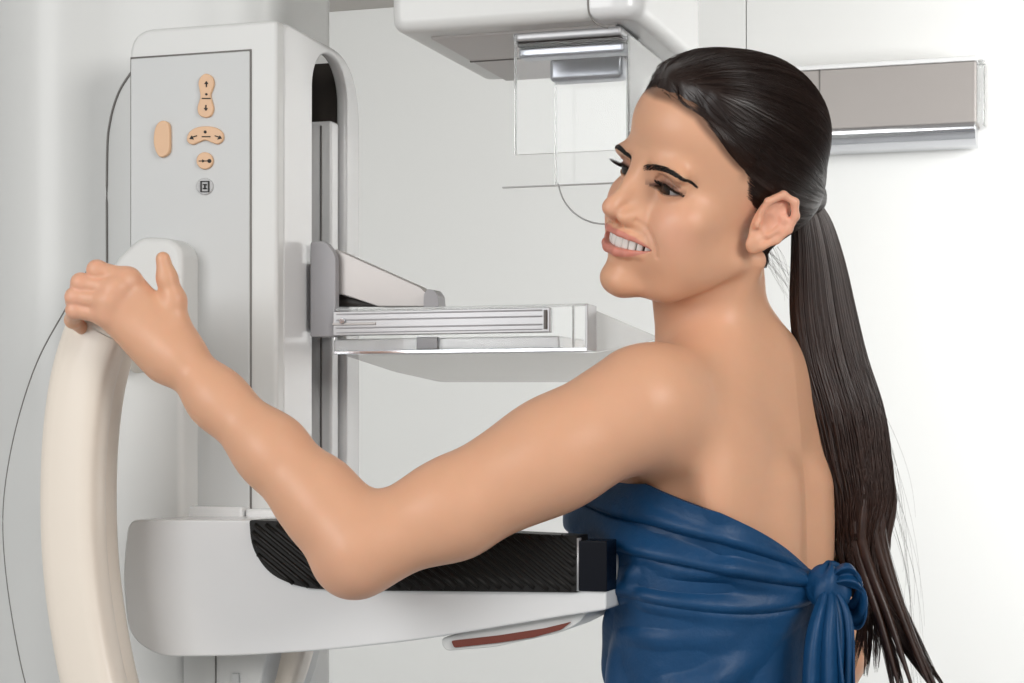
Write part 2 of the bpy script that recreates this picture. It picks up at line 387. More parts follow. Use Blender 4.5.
# ------------------------------------------------------------------ breast support
sb = -.095
so = outline([(122, 560), (124, 519), (254, 519), (254, 540), (606, 540), (606, 611), (560, 616), (500, 627), (420, 641), (330, 651), (240, 657), (150, 657), (126, 632)], sb)
so = outline([(122, 575), (128, 519.5), (254, 520), (268, 545), (606, 556), (606, 610), (560, 617), (500, 627), (420, 640), (330, 650), (240, 656), (158, 657), (128, 636)], sb)
sup = prism('support_platform', roundpoly(so, [.02, .012, .003, .003, .003, .003, .01, .02, .03, .03, .03, .03, .02], 6), 'b', sb, .02, M['shell2'], mc, .011, 6, .5)
ke = outline([(447, 636), (600, 600), (585, 621), (565, 631), (500, 645), (451, 649)], sb+.03)
prism('keel', roundpoly(ke, .006, 4), 'b', sb+.012, .01, M['shell'], sup, .004)
le = outline([(452, 640.5), (500, 635), (545, 628), (572, 621.5), (562, 629.5), (535, 637), (500, 642.5), (455, 647.5)], sb+.012)
prism('red_inlay', roundpoly(le, .002, 4), 'b', sb+.0095, sb+.02, M['red'], sup, .0006)
# black ribbed side cover
cb = sb-.004
co_px = [(250, 521), (606, 541), (606, 592), (577, 592.5), (330, 590.5), (285, 588), (262, 570), (249, 538)]
co = roundpoly(outline([(249, 520), (577.5, 536), (577.5, 592.5), (345, 590.5), (300, 588), (268, 574), (251, 547)], cb), [.003, .001, .001, .01, .02, .02, .02], 6)
cov = prism('ribbed_cover', co, 'b', cb, sb+.030, M['black'], sup, .001)
# diagonal ribs, one ridge each, clipped to the cover outline
def inside(a, z, poly):
    c = False; n = len(poly)
    for i in range(n):
        (x1, y1), (x2, y2) = poly[i], poly[i-1]
        if (y1 > z) != (y2 > z) and a < (x2-x1)*(z-y1)/(y2-y1)+x1: c = not c
    return c
for k in range(36):
    xs = 196+k*11.2
    pts = [(xs+t*95, 522+t*78) for t in np.linspace(0, 1, 41)]
    ins = [S2(x, y, cb) for x, y in pts]
    ins = [p for p in ins if inside(p[0], p[1], co)]
    if len(ins) < 5: continue
    P0, P1 = np.array(ins[0]), np.array(ins[-1])
    pth = [np.array([*(P0+(P1-P0)*t)]) for t in np.linspace(0.035, .965, 6)]
    tube('rib', [(p[0], cb+.0004, p[1]) for p in pth], .0023, M['black'], cov, 8, up=(0, 1, 0))
e0 = S2(577.8, 537, cb); e1 = S2(606, 592, cb)
MB('bright_joint', e0[0]-.0008, e0[0]+.0004, cb-.0006, cb+.01, e1[1], e0[1]-.001, m=M['alu'], r=0)
MB('glossy_end_cap', e0[0]+.0006, e1[0]+.0006, cb+.001, sb+.030, e1[1], S2(606, 541, cb)[1], m=mat('gloss_black', (.003, .004, .008), .25, spec=.2), r=.001)  # blue tint of the reflected gown put into the base colour
# ------------------------------------------------------------------ compression paddle
br = .062; ar = aF+.001
z_ = lambda y: S2(322, y, br)[1]
bo = outline([(310, 337), (310, 242), (325, 240), (335.5, 255), (335.5, 337)], br)
bk = prism('paddle_bracket', roundpoly(bo, [.002, .003, .008, .006, .002], 5), 'b', br, br+.010, M['bracket'], mc, .0015)
MB('bracket_stem', ar-.03, ar+.012, br+.012, .150, z_(330), z_(262), m=M['bracket'], r=.003)
ao = outline([(335, 249), (420, 287), (430, 296), (430, 306.5), (378, 306.5), (338, 293), (335, 293)], br+.012)
arm_ = prism('paddle_arm', ao, 'b', br+.012, br+.030, M['boxgrey'], mc, .001)
ao2 = outline([(335, 293), (380, 306.5), (335, 306.5)], br+.02)
prism('arm_recess', ao2, 'b', br+.02, br+.028, M['dark'], arm_, 0)
kn = outline([(423, 307), (424, 293), (428, 289), (434, 290), (438, 296), (439, 307)], br)
prism('locking_knob', roundpoly(kn, .002, 3), 'b', br, br+.02, M['bracket'], mc, .001)
pd = -.0
z = lambda y: S2(450, y, br)[1]
A0 = S2(334, 330, br)[0]; A1 = S2(587, 330, br)[0]; A2 = S2(551, 330, br)[0]; A3 = S2(377, 330, br)[0]
pad = prism('clear_paddle_tray', roundpoly([(A0, z(352)), (A0, z(307)), (A1, z(307)), (A1, z(352))], [0, 0, .004, .004], 5), 'b', br, br+.004, M['clear'], mc, .0006); tag(pad, 'clear acrylic tray')
prism('tray_edge', roundpoly([(A0, z(353)), (A0, z(349.5)), (A1, z(349.5)), (A1, z(353))], [0, 0, .001, .002], 4), 'b', br-.001, br+.02, M['steel'], pad, .0005)
prism('tray_edge', [(A0, z(308.6)), (A0, z(306.4)), (A1, z(306.4)), (A1, z(308.6))], 'b', br-.001, br+.004, M['edge'], pad, .0004)
prism('tray_edge', [(A1-.0016, z(352)), (A1-.0016, z(307)), (A1+.0014, z(307)), (A1+.0014, z(352))], 'b', br-.001, br+.03, M['alu'], pad, .0008)
a_ = S2(573, 330, br)[0]
prism('tray_edge', [(a_-.0006, z(350)), (a_-.0006, z(308)), (a_+.0006, z(308)), (a_+.0006, z(350))], 'b', br-.0005, br+.003, M['edge'], pad, 0)
box('white_shelf', A0-.004, A1-.03, br+.008, br+.10, z(350), z(337), M['shell2'], pad, .002)
rail = box('slide_rail', A0, A2, br-.003, br+.006, z(334), z(309.5), M['alu'], pad, .001)
for y0, y1 in ((311.5, 313), (317.5, 319), (325.5, 327), (330.5, 331.5)):
    box('rail_line', A0+.004, A2-.008, br-.0037, br-.002, z(y1), z(y0), M['bracket'], rail, .0003)
box('rail_stop', A2-.006, A2-.003, br-.005, br-.002, z(331), z(312), M['seam'], rail, .0003)
box('rail_step', A0, S2(377, 330, br)[0], br-.0045, br-.002, z(323.5), z(321), M['boxgrey'], rail, .0004)
sc_ = S2(342.5, 321, br-.004); scp = prism('screw', [(sc_[0]+.0032*math.cos(t), sc_[1]+.0032*math.sin(t)) for t in np.linspace(0, 2*math.pi, 16, endpoint=False)], 'b', br-.006, br-.002, M['steel'], rail, .0006)
q0 = S2(416, 337, br); q1 = S2(437, 349, br)
box('mount_block', q0[0], q1[0], br+.001, br+.008, q1[1], q0[1], M['bracket'], pad, .001)
tub = outline([(337, 353), (595, 353), (640, 344), (660, 340), (625, 372), (600, 382), (440, 382), (395, 372)], br+.10)
prism('clear_tub', roundpoly(tub, .006, 4), 'b', br+.10, br+.103, mat('frosted_acrylic', (.80, .79, .78), .25, trans=.85, ior=1.12), pad, .0006)
tub2 = outline([(587, 307), (592, 309), (660, 338), (640, 344), (596, 352), (587, 352)], br+.03)
prism('clear_tub', tub2, 'b', br+.03, br+.033, M['edge'], pad, .0006)
# ------------------------------------------------------------------ tube head
tb = -.01; tz = S2(500, 25, tb)[1]
tA0 = S2(390, 20, tb)[0]; tA1 = S2(589, 20, tb)[0]; tA2 = S2(640, 20, tb)[0]
tDp = .27
th_ = prism('tube_head', roundpoly([(tA0, tz+.26), (tA0, tz), (tA1+.009, tz), (tA1+.009, tz+.26)], [.03, .016, 0, .0], 8), 'b', tb, tb+tDp, M['shell'], mc, .014, 5, .5)
prism('head_nose', roundpoly([(tA1-.009, tb), (tA2, tb), (tA2, tb+tDp), (tA1-.009, tb+tDp)], [.0, .035, .03, 0], 10), 'z', tz, tz+.26, M['shell2'], mc, .012, 5, .5)
tube('head_seam', [(a, tb+.0002+max(0, (tz+.010-z))*.4, z) for a, z in [S2(x, y, tb) for x, y in crom([(588, -120), (588, -40), (588, 5), (590, 16), (596, 23), (606, 26)], 5)]], .0009, M['seam'], mc, 6, up=(0, 1, 0))
# underside tray with its seam
box('underside_plate', tA0+.03, tA2-.03, tb+.03, tb+tDp-.01, tz-.0025, tz+.01, M['under'], th_, .002)
ys = tb+.145
box('underside_seam', tA0+.03, tA1-.03, ys-.0012, ys+.0012, tz-.0034, tz, M['seam'], th_, 0)
# collimator rails under the head
c0 = S2(515.5, 40, .03)[0]; c1 = S2(624, 40, .03)[0]
MB('collimator_rail', c0, c1, .02, .10, tz-.010, tz-.001, m=M['alu'], r=.003)
MB('collimator_gap', c0+.004, c1-.002, .024, .05, tz-.014, tz-.010, m=M['dark'], r=0)
MB('collimator_rail', c0+.003, c1, .03, .052, tz-.024, tz-.014, m=M['steel2'], r=.003)
c2 = S2(549, 60, .10)[0]; c3 = S2(622, 60, .10)[0]
zc1 = S2(580, 57, .1)[1]; zc0 = S2(580, 80, .1)[1]
MB('collimator_block', c2, c3, .10, .125, zc0, zc1+.001, m=M['steel2'], r=.005)
MB('collimator_gap', c2+.006, c3-.001, .101, .122, zc1, tz-.001, m=M['dark'], r=0)
# clear face shield: front sheet, rear sheet with rounded drop, side sheet
f0 = S2(515.5, 36, .02); f1 = S2(628, 150, .02)
sh = MB('face_shield', f0[0], f1[0], .018, .0205, f1[1], tz-.012, m=M['clear'], r=.0005); tag(sh, 'clear acrylic face shield')
box('shield_edge', f0[0]-.0006, f0[0]+.0012, .017, .0215, f1[1], tz-.004, M['edge'], sh, .0004)
g0 = S2(556, 80, .12); g1 = S2(690, 180, .12)
sh2 = MB('face_shield', g0[0], g1[0], .118, .1205, g1[1], zc0+.002, m=M['clear'], r=.0005)
box('shield_edge', g0[0]-.0006, g0[0]+.0010, .117, .1215, g1[1], zc0, M['edge'], sh2, .0003)
k0 = S2(500, 183, .12)
box('shield_edge', k0[0]+.003, g1[0], .1172, .1214, g1[1]-.0007, g1[1]+.0007, M['greybtn'], sh2, .0003)
cx, cz = S2(607, 176, .12); rr = .050
tube('shield_rim', [(cx+rr*math.cos(t), .119, cz+rr*.95*math.sin(t)) for t in np.linspace(math.pi+.12, 2*math.pi-.1, 30)], .0008, M['greybtn'], sh2, 6, up=(0, 1, 0))
s3 = S2(634, 60, .02)
MB('face_shield', f1[0]-.001, f1[0]+.0015, .02, .20, S2(634, 140, .02)[1], tz-.01, m=M['edge'], r=.0005)
box('shield_edge', f1[0]-.012, f1[0]-.0105, .06, .10, S2(634, 150, .02)[1], tz-.01, M['edge'], sh, .0005)
# ================================================================== PERSON
# ---- signed-distance modelling: one continuous body surface
def smin(a, b, k):
    h = np.clip(.5+.5*(b-a)/k, 0, 1); return b*(1-h)+a*h-k*h*(1-h)
def smax(a, b, k): return -smin(-a, -b, k)
def ell(p, c, r, R=None):
    q = p-np.array(c, np.float32)
    if R is not None: q = q@R
    r = np.array(r, np.float32); k0 = np.linalg.norm(q/r, axis=1); k1 = np.linalg.norm(q/(r*r), axis=1)+1e-9
    return k0*(k0-1)/k1
def cap(p, a, b, ra, rb):
    a = np.array(a, np.float32); b = np.array(b, np.float32); ba = b-a
    h = np.clip((p-a)@ba/np.dot(ba, ba), 0, 1)
    return np.linalg.norm(p-a-h[:, None]*ba, axis=1)-(ra+(rb-ra)*h)
def poly(p, pts, rad, k=.004):
    d = None
    for i in range(len(pts)-1):
        e = cap(p, pts[i], pts[i+1], rad[i], rad[i+1]); d = e if d is None else smin(d, e, k)
    return d
def rotm(ax, deg):
    return np.array(Matrix.Rotation(math.radians(deg), 3, ax), np.float32)
def ss(x, a, b):
    t = np.clip((x-a)/(b-a), 0, 1); return t*t*(3-2*t)
def bounded(p, fn, c, r, far=.03):
    """evaluate fn only within radius r of c"""
    d = np.linalg.norm(p-np.array(c, np.float32), axis=1)-r
    out = np.maximum(d, 0)+far; m = d < 0
    if m.any(): out[m] = fn(p[m])
    return out.astype(np.float32)
def grad(f, P, e=.0006):
    k = np.array([[1, -1, -1], [-1, -1, 1], [-1, 1, -1], [1, 1, 1]], np.float32)
    g = sum(k[i]*f(P+k[i]*e)[:, None] for i in range(4)); return g/(4*e)
def nets(f, lo, hi, h, lev=3):
    lo = np.array(lo, float); H = h*2**lev; n = np.ceil((np.array(hi)-lo)/H).astype(int)
    I = np.stack(np.meshgrid(*[np.arange(k) for k in n], indexing='ij'), -1).reshape(-1, 3)
    off = np.array([[i, j, k] for i in (0, 1) for j in (0, 1) for k in (0, 1)])
    for L in range(lev, -1, -1):
        s = h*2**L; d = f((lo+(I+.5)*s).astype(np.float32)); I = I[np.abs(d) < s*(1.5 if L else 1.2)]
        if L: I = (I[:, None]*2+off).reshape(-1, 3)
    B = 1 << 14
    code = lambda J: (J[..., 0]*B+J[..., 1])*B+J[..., 2]
    C = I[:, None]+off; cu, inv = np.unique(code(C).ravel(), return_inverse=True)
    CP = np.stack([cu//(B*B), cu//B % B, cu % B], 1)
    val = f((lo+CP*h).astype(np.float32)); V = val[inv].reshape(-1, 8)
    neg = V < 0; act = neg.any(1) & (~neg).any(1); I = I[act]; V = V[act]
    o = np.argsort(code(I)); I = I[o]; V = V[o]; cc = code(I)
    pos = np.zeros((len(I), 3)); cnt = np.zeros(len(I))
    for a in range(8):
        for b in range(a+1, 8):
            if np.abs(off[a]-off[b]).sum() != 1: continue
            m = (V[:, a] < 0) != (V[:, b] < 0); t = V[m, a]/(V[m, a]-V[m, b])
            pos[m] += off[a]+(off[b]-off[a])*t[:, None]; cnt[m] += 1
    P = lo+(I+pos/cnt[:, None])*h
    Q = []
    for ax in range(3):
        ci = [4, 2, 1][ax]; m = (V[:, 0] < 0) != (V[:, ci] < 0); b, c = [(1, 2), (2, 0), (0, 1)][ax]
        e = np.eye(3, dtype=int); J = I[m]; s = V[m, 0] < 0
        q = []
        ok = np.ones(len(J), bool)
        for dlt in (0*e[0], e[b], e[b]+e[c], e[c]):
            k = code(J-dlt); x = np.searchsorted(cc, k); x = np.minimum(x, len(cc)-1); ok &= cc[x] == k; q.append(x)
        q = np.stack(q, 1); q[~s] = q[~s][:, ::-1]; Q.append(q[ok])
    Q = np.concatenate(Q)
    P = P.astype(np.float32)
    for _ in range(2):
        g = grad(f, P); d = f(P); gn = (g*g).sum(1)+1e-6; st = np.clip(d/gn, -h, h); P = P-g*st[:, None]
    return P, Q
def refine(f, P, Q, mask):
    """split the quads of mask into four, new points moved onto the surface"""
    K = Q[mask]; E = np.sort(np.stack([K, np.roll(K, -1, 1)], -1), -1)
    ec = E[..., 0].astype(np.int64)*(len(P)+1)+E[..., 1]
    allE = np.sort(np.stack([Q, np.roll(Q, -1, 1)], -1), -1); allc = (allE[..., 0].astype(np.int64)*(len(P)+1)+allE[..., 1])
    u, inv = np.unique(ec.ravel(), return_inverse=True); inv = inv.reshape(ec.shape)
    un = np.unique(allc[~mask].ravel()); bd = np.isin(u, un)
    mp = (P[u//(len(P)+1)]+P[u % (len(P)+1)])/2; ce = P[K].mean(1)
    def proj(X):
        for _ in range(2):
            g = grad(f, X, .0004); d = f(X); X = X-g*(d/((g*g).sum(1)+1e-6))[:, None]
        return X
    mp2 = proj(mp.astype(np.float32)); mp2[bd] = mp[bd]; ce = proj(ce.astype(np.float32))
    P2 = np.concatenate([P, mp2, ce]); n0 = len(P); n1 = n0+len(mp); c = n1+np.arange(len(K))
    N = [np.stack([K[:, i], n0+inv[:, i], c, n0+inv[:, i-1]], 1) for i in range(4)]
    return P2, np.concatenate([Q[~mask]]+N)

# ---- head frame
HY, HP, HR = [math.radians(a) for a in (33, 0, 22)]
HT = np.array([.1824, 1.70, ZC+.2208], np.float32)
def headmat(y, p, r):
    F = np.array([-math.cos(y), -math.sin(y), 0]); Lf = np.array([math.sin(y), -math.cos(y), 0]); U = np.array([0, 0, 1.])
    F2 = F*math.cos(p)+U*math.sin(p); U2 = U*math.cos(p)-F*math.sin(p)
    L3 = Lf*math.cos(r)-U2*math.sin(r); U3 = U2*math.cos(r)+Lf*math.sin(r)
    return np.stack([L3, F2, U3], 1).astype(np.float32)
HM = headmat(HY, HP, HR)
def h2w(q): return np.array(q, np.float32)@HM.T+HT
def w2h(p): return (p-HT)@HM
EYE = np.array([.031, .0675, .0]); ER = .0126
def mouth_z(x): return -.0575+1.2*x*x
def mouth_y(x): return .0988-22*x*x
MX = .0312
EARR = rotm('Z', 22) @ rotm('X', 17)   # columns: ear axes in head space
EARC = np.array([.0712, -.0095, -.0150], np.float32)
def ear_sdf(q):
    e = (q-EARC)@EARR/.93      # e.x outward, e.y forward, e.z up
    d = ell(e, (.0, .0, .003), (.0050, .0160, .0290))
    # bowl
    rim = [(.004, .013, .004), (.0065, .0135, .018), (.0075, .004, .030), (.008, -.009, .029), (.0085, -.0165, .018), (.0085, -.0175, .004), (.0075, -.013, -.010), (.006, -.005, -.021)]
    rr = [.0028, .0033, .0036, .0037, .0037, .0035, .0032, .003]
    d = smin(d, poly(e, rim, rr, .003), .002)
    d = smin(d, poly(e, [(.004, -.0015, .020), (.006, -.0095, .010), (.0065, -.010, .0), (.0055, -.004, -.010)], [.0024, .003, .003, .0026], .004), .004)
    d = smin(d, ell(e, (.003, .002, -.0235), (.0045, .0085, .0085)), .006)
    d = smin(d, ell(e, (.005, .0105, -.004), (.004, .004, .0055)), .004)
    d = smax(d, -ell(e, (.0085, .003, .0), (.0068, .0068, .0090)), .003)
    d = smax(d, -ell(e, (.0085, -.0035, .0190), (.0040, .0045, .0070)), .002)
    return d
def lid_opening(qa):
    """positive-depth carve between the lids, as a thin curved lens"""
    e = qa-np.array([EYE[0], EYE[1], EYE[2]], np.float32)
    zc = -.0022+.02*(e[:, 0])-5*(e[:, 0])**2
    hh = .0046*np.clip(1-(e[:, 0]/.0152)**2, 0, 1)-.0004
    return np.maximum(np.abs(e[:, 2]-zc)-hh, -(e[:, 1]-.004))
def skull0(q):
    d = ell(q, (0, -.013, .036), (.0700, .0765, .0735))
    d = smin(d, ell(q, (0, .032, .046), (.058, .0615, .054)), .025)       # forehead
    return smin(d, ell(q, (0, .030, -.032), (.0555, .056, .066)), .03)
FOLD = None
def head_sdf(q):
    qa = q.copy(); qa[:, 0] = np.abs(qa[:, 0]); x = qa[:, 0]; y = q[:, 1]; z = q[:, 2]
    d = skull0(q)
    jaw = smin(cap(qa, (.048, .000, -.058), (.030, .052, -.088), .012, .012), cap(qa, (.030, .052, -.088), (.004, .076, -.0945), .012, .0125), .015)
    d = smin(d, jaw, .026)
    d = smin(d, ell(q, (0, .0835, -.0935), (.0165, .0135, .0125)), .014)
    d = smin(d, ell(qa, (.041, .055, -.026), (.021, .021, .017)), .018)  # cheek bone
    d = smin(d, ell(qa, (.035, .062, -.040), (.016, .018, .016)), .018)  # smiling cheek
    d = smin(d, ell(q, (0, .0705, -.060), (.031, .0235, .026)), .014)     # muzzle
    d = smin(d, ell(qa, (.020, .0775, .0125), (.031, .0100, .0085)), .018)  # brow
    d = smax(d, -ell(qa, (.029, .0900, -.0015), (.0170, .0115, .0105)), .012)  # socket
    d = smax(d, -ell(qa, (.0155, .094, .003), (.007, .009, .012)), .008)
    # nose
    n = smin(cap(qa, (0, .080, .012), (0, .0915, -.008), .0080, .0068), cap(qa, (0, .0915, -.008), (0, .1050, -.026), .0068, .0070), .008)
    n = smin(n, ell(q, (0, .1078, -.0300), (.0078, .0076, .0072)), .006)
    n = smin(n, ell(qa, (.0105, .0965, -.0350), (.0060, .0090, .0062)), .006)
    n = smin(n, cap(q, (0, .106, -.034), (0, .097, -.0410), .0042, .004), .004)
    n = smin(n, cap(qa, (.004, .0790, -.004), (.0085, .0870, -.030), .0085, .0085), .010)
    d = smin(d, n, .012)
    d = smax(d, -ell(qa, (.0056, .0995, -.0415), (.0030, .0052, .0032), rotm('Z', -18)), .0025)
    d = smin(d, ell(qa, (.036, .046, -.060), (.020, .026, .022)), .022)
    if FOLD is not None: d = smax(d, -(poly(qa, FOLD, [.0003, .0007, .0008, .0006, .0001], .001)), .0040)
    # lips
    ux = [0, .007, .015, .0245, .0340]; 
    up = [(a, mouth_y(a)-.0005+(0 if i else -.0008), mouth_z(a)+.0076-(.0010 if i == 0 else 0)-.0070*(a/.0360)**2.2) for i, a in enumerate(ux)]
    lo_ = [(a, mouth_y(a)-.0018, mouth_z(a)-.0090+.0086*(a/.0360)**2.2) for a in ux]
    lips = smin(poly(qa, up, [.0036, .0038, .0034, .0027, .0016]), 9+0*x, .001)
    lowl = poly(qa, lo_, [.0044, .0045, .0042, .0034, .0018])
    d = smin(d, lips, .0045); d = smin(d, lowl, .0045)
    # mouth opening (smile)
    hh = .0053*np.clip(1-(x/.0350)**2, 0, 1)**.8-.0002
    op = np.maximum(np.abs(z-mouth_z(x)+.0004)-hh, np.maximum(.060, mouth_y(x)-.018)-y)
    op = np.maximum(op, x-.0352)
    d = smax(d, -op, .0016)
    # eyelids: shell over the eyeball, opened by a thin lens
    lid = ell(qa, EYE, (ER+.0017,)*3)
    d = smin(d, lid, .0045)
    # crease above the upper lid
    cr = poly(qa, [(.019, .080, .0035), (.026, .0828, .0068), (.034, .0815, .0066), (.043, .0745, .0022)], [.0004, .0007, .0007, .0004])
    d = smax(d, -(cr-.0004), .003)
    cut = np.maximum(lid_opening(qa), -(qa[:, 1]-.070))
    d = smax(d, -cut, .0009)
    # ear
    if (x > .045).any():
        ea = ear_sdf(qa); base = cap(qa, (.062, -.002, -.012), (.070, -.004, -.012), .012, .006)
        d = smin(d, ea, .006)
    return d
_fx = np.array([.0190, .0275, .0350, .0395, .0410]); _fz = np.array([-.0350, -.0390, -.0450, -.0520, -.0600]); _fy = np.full(5, .13)
for _ in range(50): _fy = _fy-np.clip(head_sdf(np.stack([_fx, _fy, _fz], 1).astype(np.float32)), -.01, .02)*.8
FOLD = [tuple(map(float, t)) for t in zip(_fx, _fy+.0002, _fz)]
def hairline(q):
    """>0 inside the hair area (metres from the hairline)"""
    x = np.abs(q[:, 0]); y = q[:, 1]; z = q[:, 2]
    zz = np.array([-.12, -.075, -.045, -.030, -.018, -.006, .006, .020, .036, .050, .064, .078, .10, .13])
    # y of the hairline at each height on the side of the head
    yy = np.array([-.060, -.055, -.038, -.026, -.010, .006, .021, .026, .031, .040, .052, .060, .066, .07])
    ys = np.interp(z, zz, yy)
    side = ys-y
    # across the forehead the line runs at constant height
    fr = np.interp(x, [0, .02, .04, .055, .07, .1], [.0630, .0650, .062, .051, .03, .01])
    front = z-fr+ .35*(.07-y)
    a = np.where(y > .02, np.maximum(front, side*.9), side)
    return a
# ---- torso frame: she faces the machine, her back three-quarters to the camera
TM = np.array([[-.6, -.8, 0], [-.8, .6, 0], [0, 0, 1]], np.float32).T    # columns: left, forward, up
TT = np.array([.196, 1.775, 0], np.float32)
def t2w(q): return np.array(q, np.float32)@TM.T+TT
def w2t(p): return (p-TT)@TM
SH = W3(640, 407, 1.64); EL = W3(355, 549, 1.615); WR = W3(180, 358, 1.665)
SHR = t2w((-.150, -.005, 1.385)); ELR = t2w((-.190, -.010, 1.13)); WRR = t2w((-.20, .09, .90))
NB = t2w((0, -.002, 1.425)); NT = h2w((0, -.030, -.045))
def torso_sdf(p):
    q = w2t(p); qa = q.copy(); qa[:, 0] = np.abs(qa[:, 0])
    d = ell(q, (0, .0, 1.235), (.128, .088, .20))
    d = smin(d, ell(q, (0, .002, 1.06), (.112, .080, .16)), .05)
    d = smin(d, ell(q, (0, -.006, .88), (.150, .098, .15)), .06)
    d = smin(d, ell(qa, (.075, -.055, .87), (.085, .075, .10)), .03)
    d = smin(d, ell(qa, (.064, .066, 1.276), (.048, .050, .040)), .025)
    d = smin(d, cap(qa, (0, -.012, 1.365), (.125, -.012, 1.372), .058, .042), .05)
    d = smin(d, cap(qa, (0, -.033, 1.420), (.120, -.022, 1.390), .036, .028), .04)
    d = smin(d, ell(qa, (.078, -.060, 1.300), (.048, .024, .075), rotm('Y', 10)), .03)
    # spine furrow and the soft columns beside it
    d = smin(d, cap(qa, (.030, -.062, 1.05), (.028, -.070, 1.30), .022, .020), .03)
    d = smax(d, -cap(q, (0, -.108, 1.0), (0, -.110, 1.40), .007, .006), .022)
    return d
def legs_sdf(p):
    q = w2t(p); d = None
    qa = q.copy(); qa[:, 0] = np.abs(qa[:, 0])
    d = poly(qa, [(.085, 0, .84), (.088, .005, .50), (.090, -.015, .08)], [.085, .055, .036], .03)
    d = smin(d, ell(qa, (.090, -.03, .36), (.05, .055, .11)), .03)
    d = smin(d, cap(qa, (.092, -.03, .045), (.098, .12, .030), .034, .024), .03)
    return d
def arm_sdf(p):
    u = EL-SH; w = WR-EL
    d = poly(p, [SH, SH+u*.30+np.array([0, 0, -.003]), SH+u*.66+np.array([.0, 0, -.007]), EL], [.052, .0450, .0405, .0360], .02)
    d = smin(d, cap(p, EL+np.array([.004, .0, .002]), EL+w*.22+np.array([.004, .004, .007]), .0365, .0335), .02)
    d = smin(d, poly(p, [EL+w*.2+np.array([.001, 0, .003]), EL+w*.48+np.array([.002, 0, .004]), EL+w*.78, WR], [.0335, .0290, .0232, .0195], .02), .02)
    d = smin(d, ell(p, EL+np.array([-.003, .004, -.013]), (.024, .025, .024)), .02)       # point of the elbow
    d = smin(d, ell(p, SH+u*.36+np.array([0, 0, -.006]), (.075, .044, .040), rotm('Y', -27)), .02)
    return d
# left hand over the top of the handle
DH = 1.665
def HW(x, y, d): return W3(x, y, d)
FX = 4
FING = [  # knuckle, first joint, second joint, tip; radii
    ([HW(128, 280, 1.664), HW(97, 270, 1.660), HW(96, 274, 1.686), HW(108, 286, 1.706)], [.0100, .0080, .0074, .0066]),
    ([HW(117, 289, 1.658), HW(81, 283, 1.660), HW(80, 287, 1.688), HW(94, 298, 1.712)], [.0100, .0080, .0076, .0068]),
    ([HW(109, 301, 1.657), HW(75, 297, 1.660), HW(75, 301, 1.688), HW(88, 311, 1.712)], [.0098, .0078, .0074, .0066]),
    ([HW(106, 314, 1.661), HW(75, 310, 1.662), HW(73, 320, 1.684), HW(82, 328, 1.704)], [.0092, .0072, .0067, .0060])]
THUMB = ([HW(176, 330, 1.668), HW(174, 300, 1.666), HW(167, 278, 1.664), HW(163, 259, 1.662)], [.0125, .0102, .0084, .0064])
def hand_sdf(p):
    d = None
    for (k, _), wp in zip(FING, ((176, 343), (171, 350), (166, 356), (163, 362))):
        e = cap(p, HW(*wp, 1.672), k[0]+np.array([0, .004, 0]), .0155, .0112); d = e if d is None else smin(d, e, .014)
    d = smin(d, cap(p, WR, HW(160, 335, 1.675), .021, .020), .02)
    th = poly(p, *THUMB, .006); d = smin(d, th, .009)
    f4 = None
    for pts, r in FING:
        e = poly(p, pts, r, .003)
        for j in (1, 2): e = smin(e, np.linalg.norm(p-pts[j].astype(np.float32), axis=1)-(r[j]+.0004), .003)
        f4 = e if f4 is None else smin(f4, e, .0009)
    d = smin(d, f4, .0045)
    for pts, r in FING: d = smin(d, ell(p, pts[0]+np.array([0, -.0035, 0]), (.009, .008, .008)), .008)
    # tendons
    return d
def rhand_sdf(p):
    q = w2t(p); w = w2t(WRR[None].astype(np.float32))[0]
    d = ell(q, w+np.array([0, .012, -.045]), (.015, .036, .045))
    for i, (dy, L) in enumerate(((.035, .062), (.018, .072), (.000, .068), (-.016, .052))):
        b = w+np.array([0, dy*.9, -.080]); d = smin(d, poly(q, [b, b+np.array([.004, dy*.15, -L*.5]), b+np.array([.016, dy*.15, -L])], [.009, .008, .0065], .003), .006)
    b = w+np.array([.008, .04, -.03]); d = smin(d, poly(q, [b, b+np.array([.012, .022, -.03]), b+np.array([.016, .026, -.055])], [.012, .0095, .0075], .004), .012)
    return d
def rarm_sdf(p):
    return smin(poly(p, [SHR, SHR+(ELR-SHR)*.5, ELR], [.052, .042, .036], .02), poly(p, [ELR, ELR+(WRR-ELR)*.35, WRR], [.037, .034, .022], .02), .02)
NPTS = (NT, NB)
def neck_sdf(p):
    d = cap(p, h2w((0, -.006, -.030)), NB, .0415, .0425)
    # throat and the tendon running from behind the ear to the collar bone
    d = smin(d, cap(p, h2w((0, .022, -.085)), t2w((0, .030, 1.40)), .022, .030), .03)
    d = smin(d, cap(p, h2w((.052, -.022, -.055)), t2w((.02, .050, 1.395)), .010, .009), .018)
    d = smin(d, cap(p, h2w((.020, -.018, -.095)), t2w((.060, -.030, 1.400)), .016, .020), .04)
    d = smin(d, cap(p, h2w((-.020, -.018, -.095)), t2w((-.062, -.030, 1.390)), .011, .020), .04)
    return d
HC = h2w((0, 0, 0))
HANDC = HW(125, 310, 1.67)
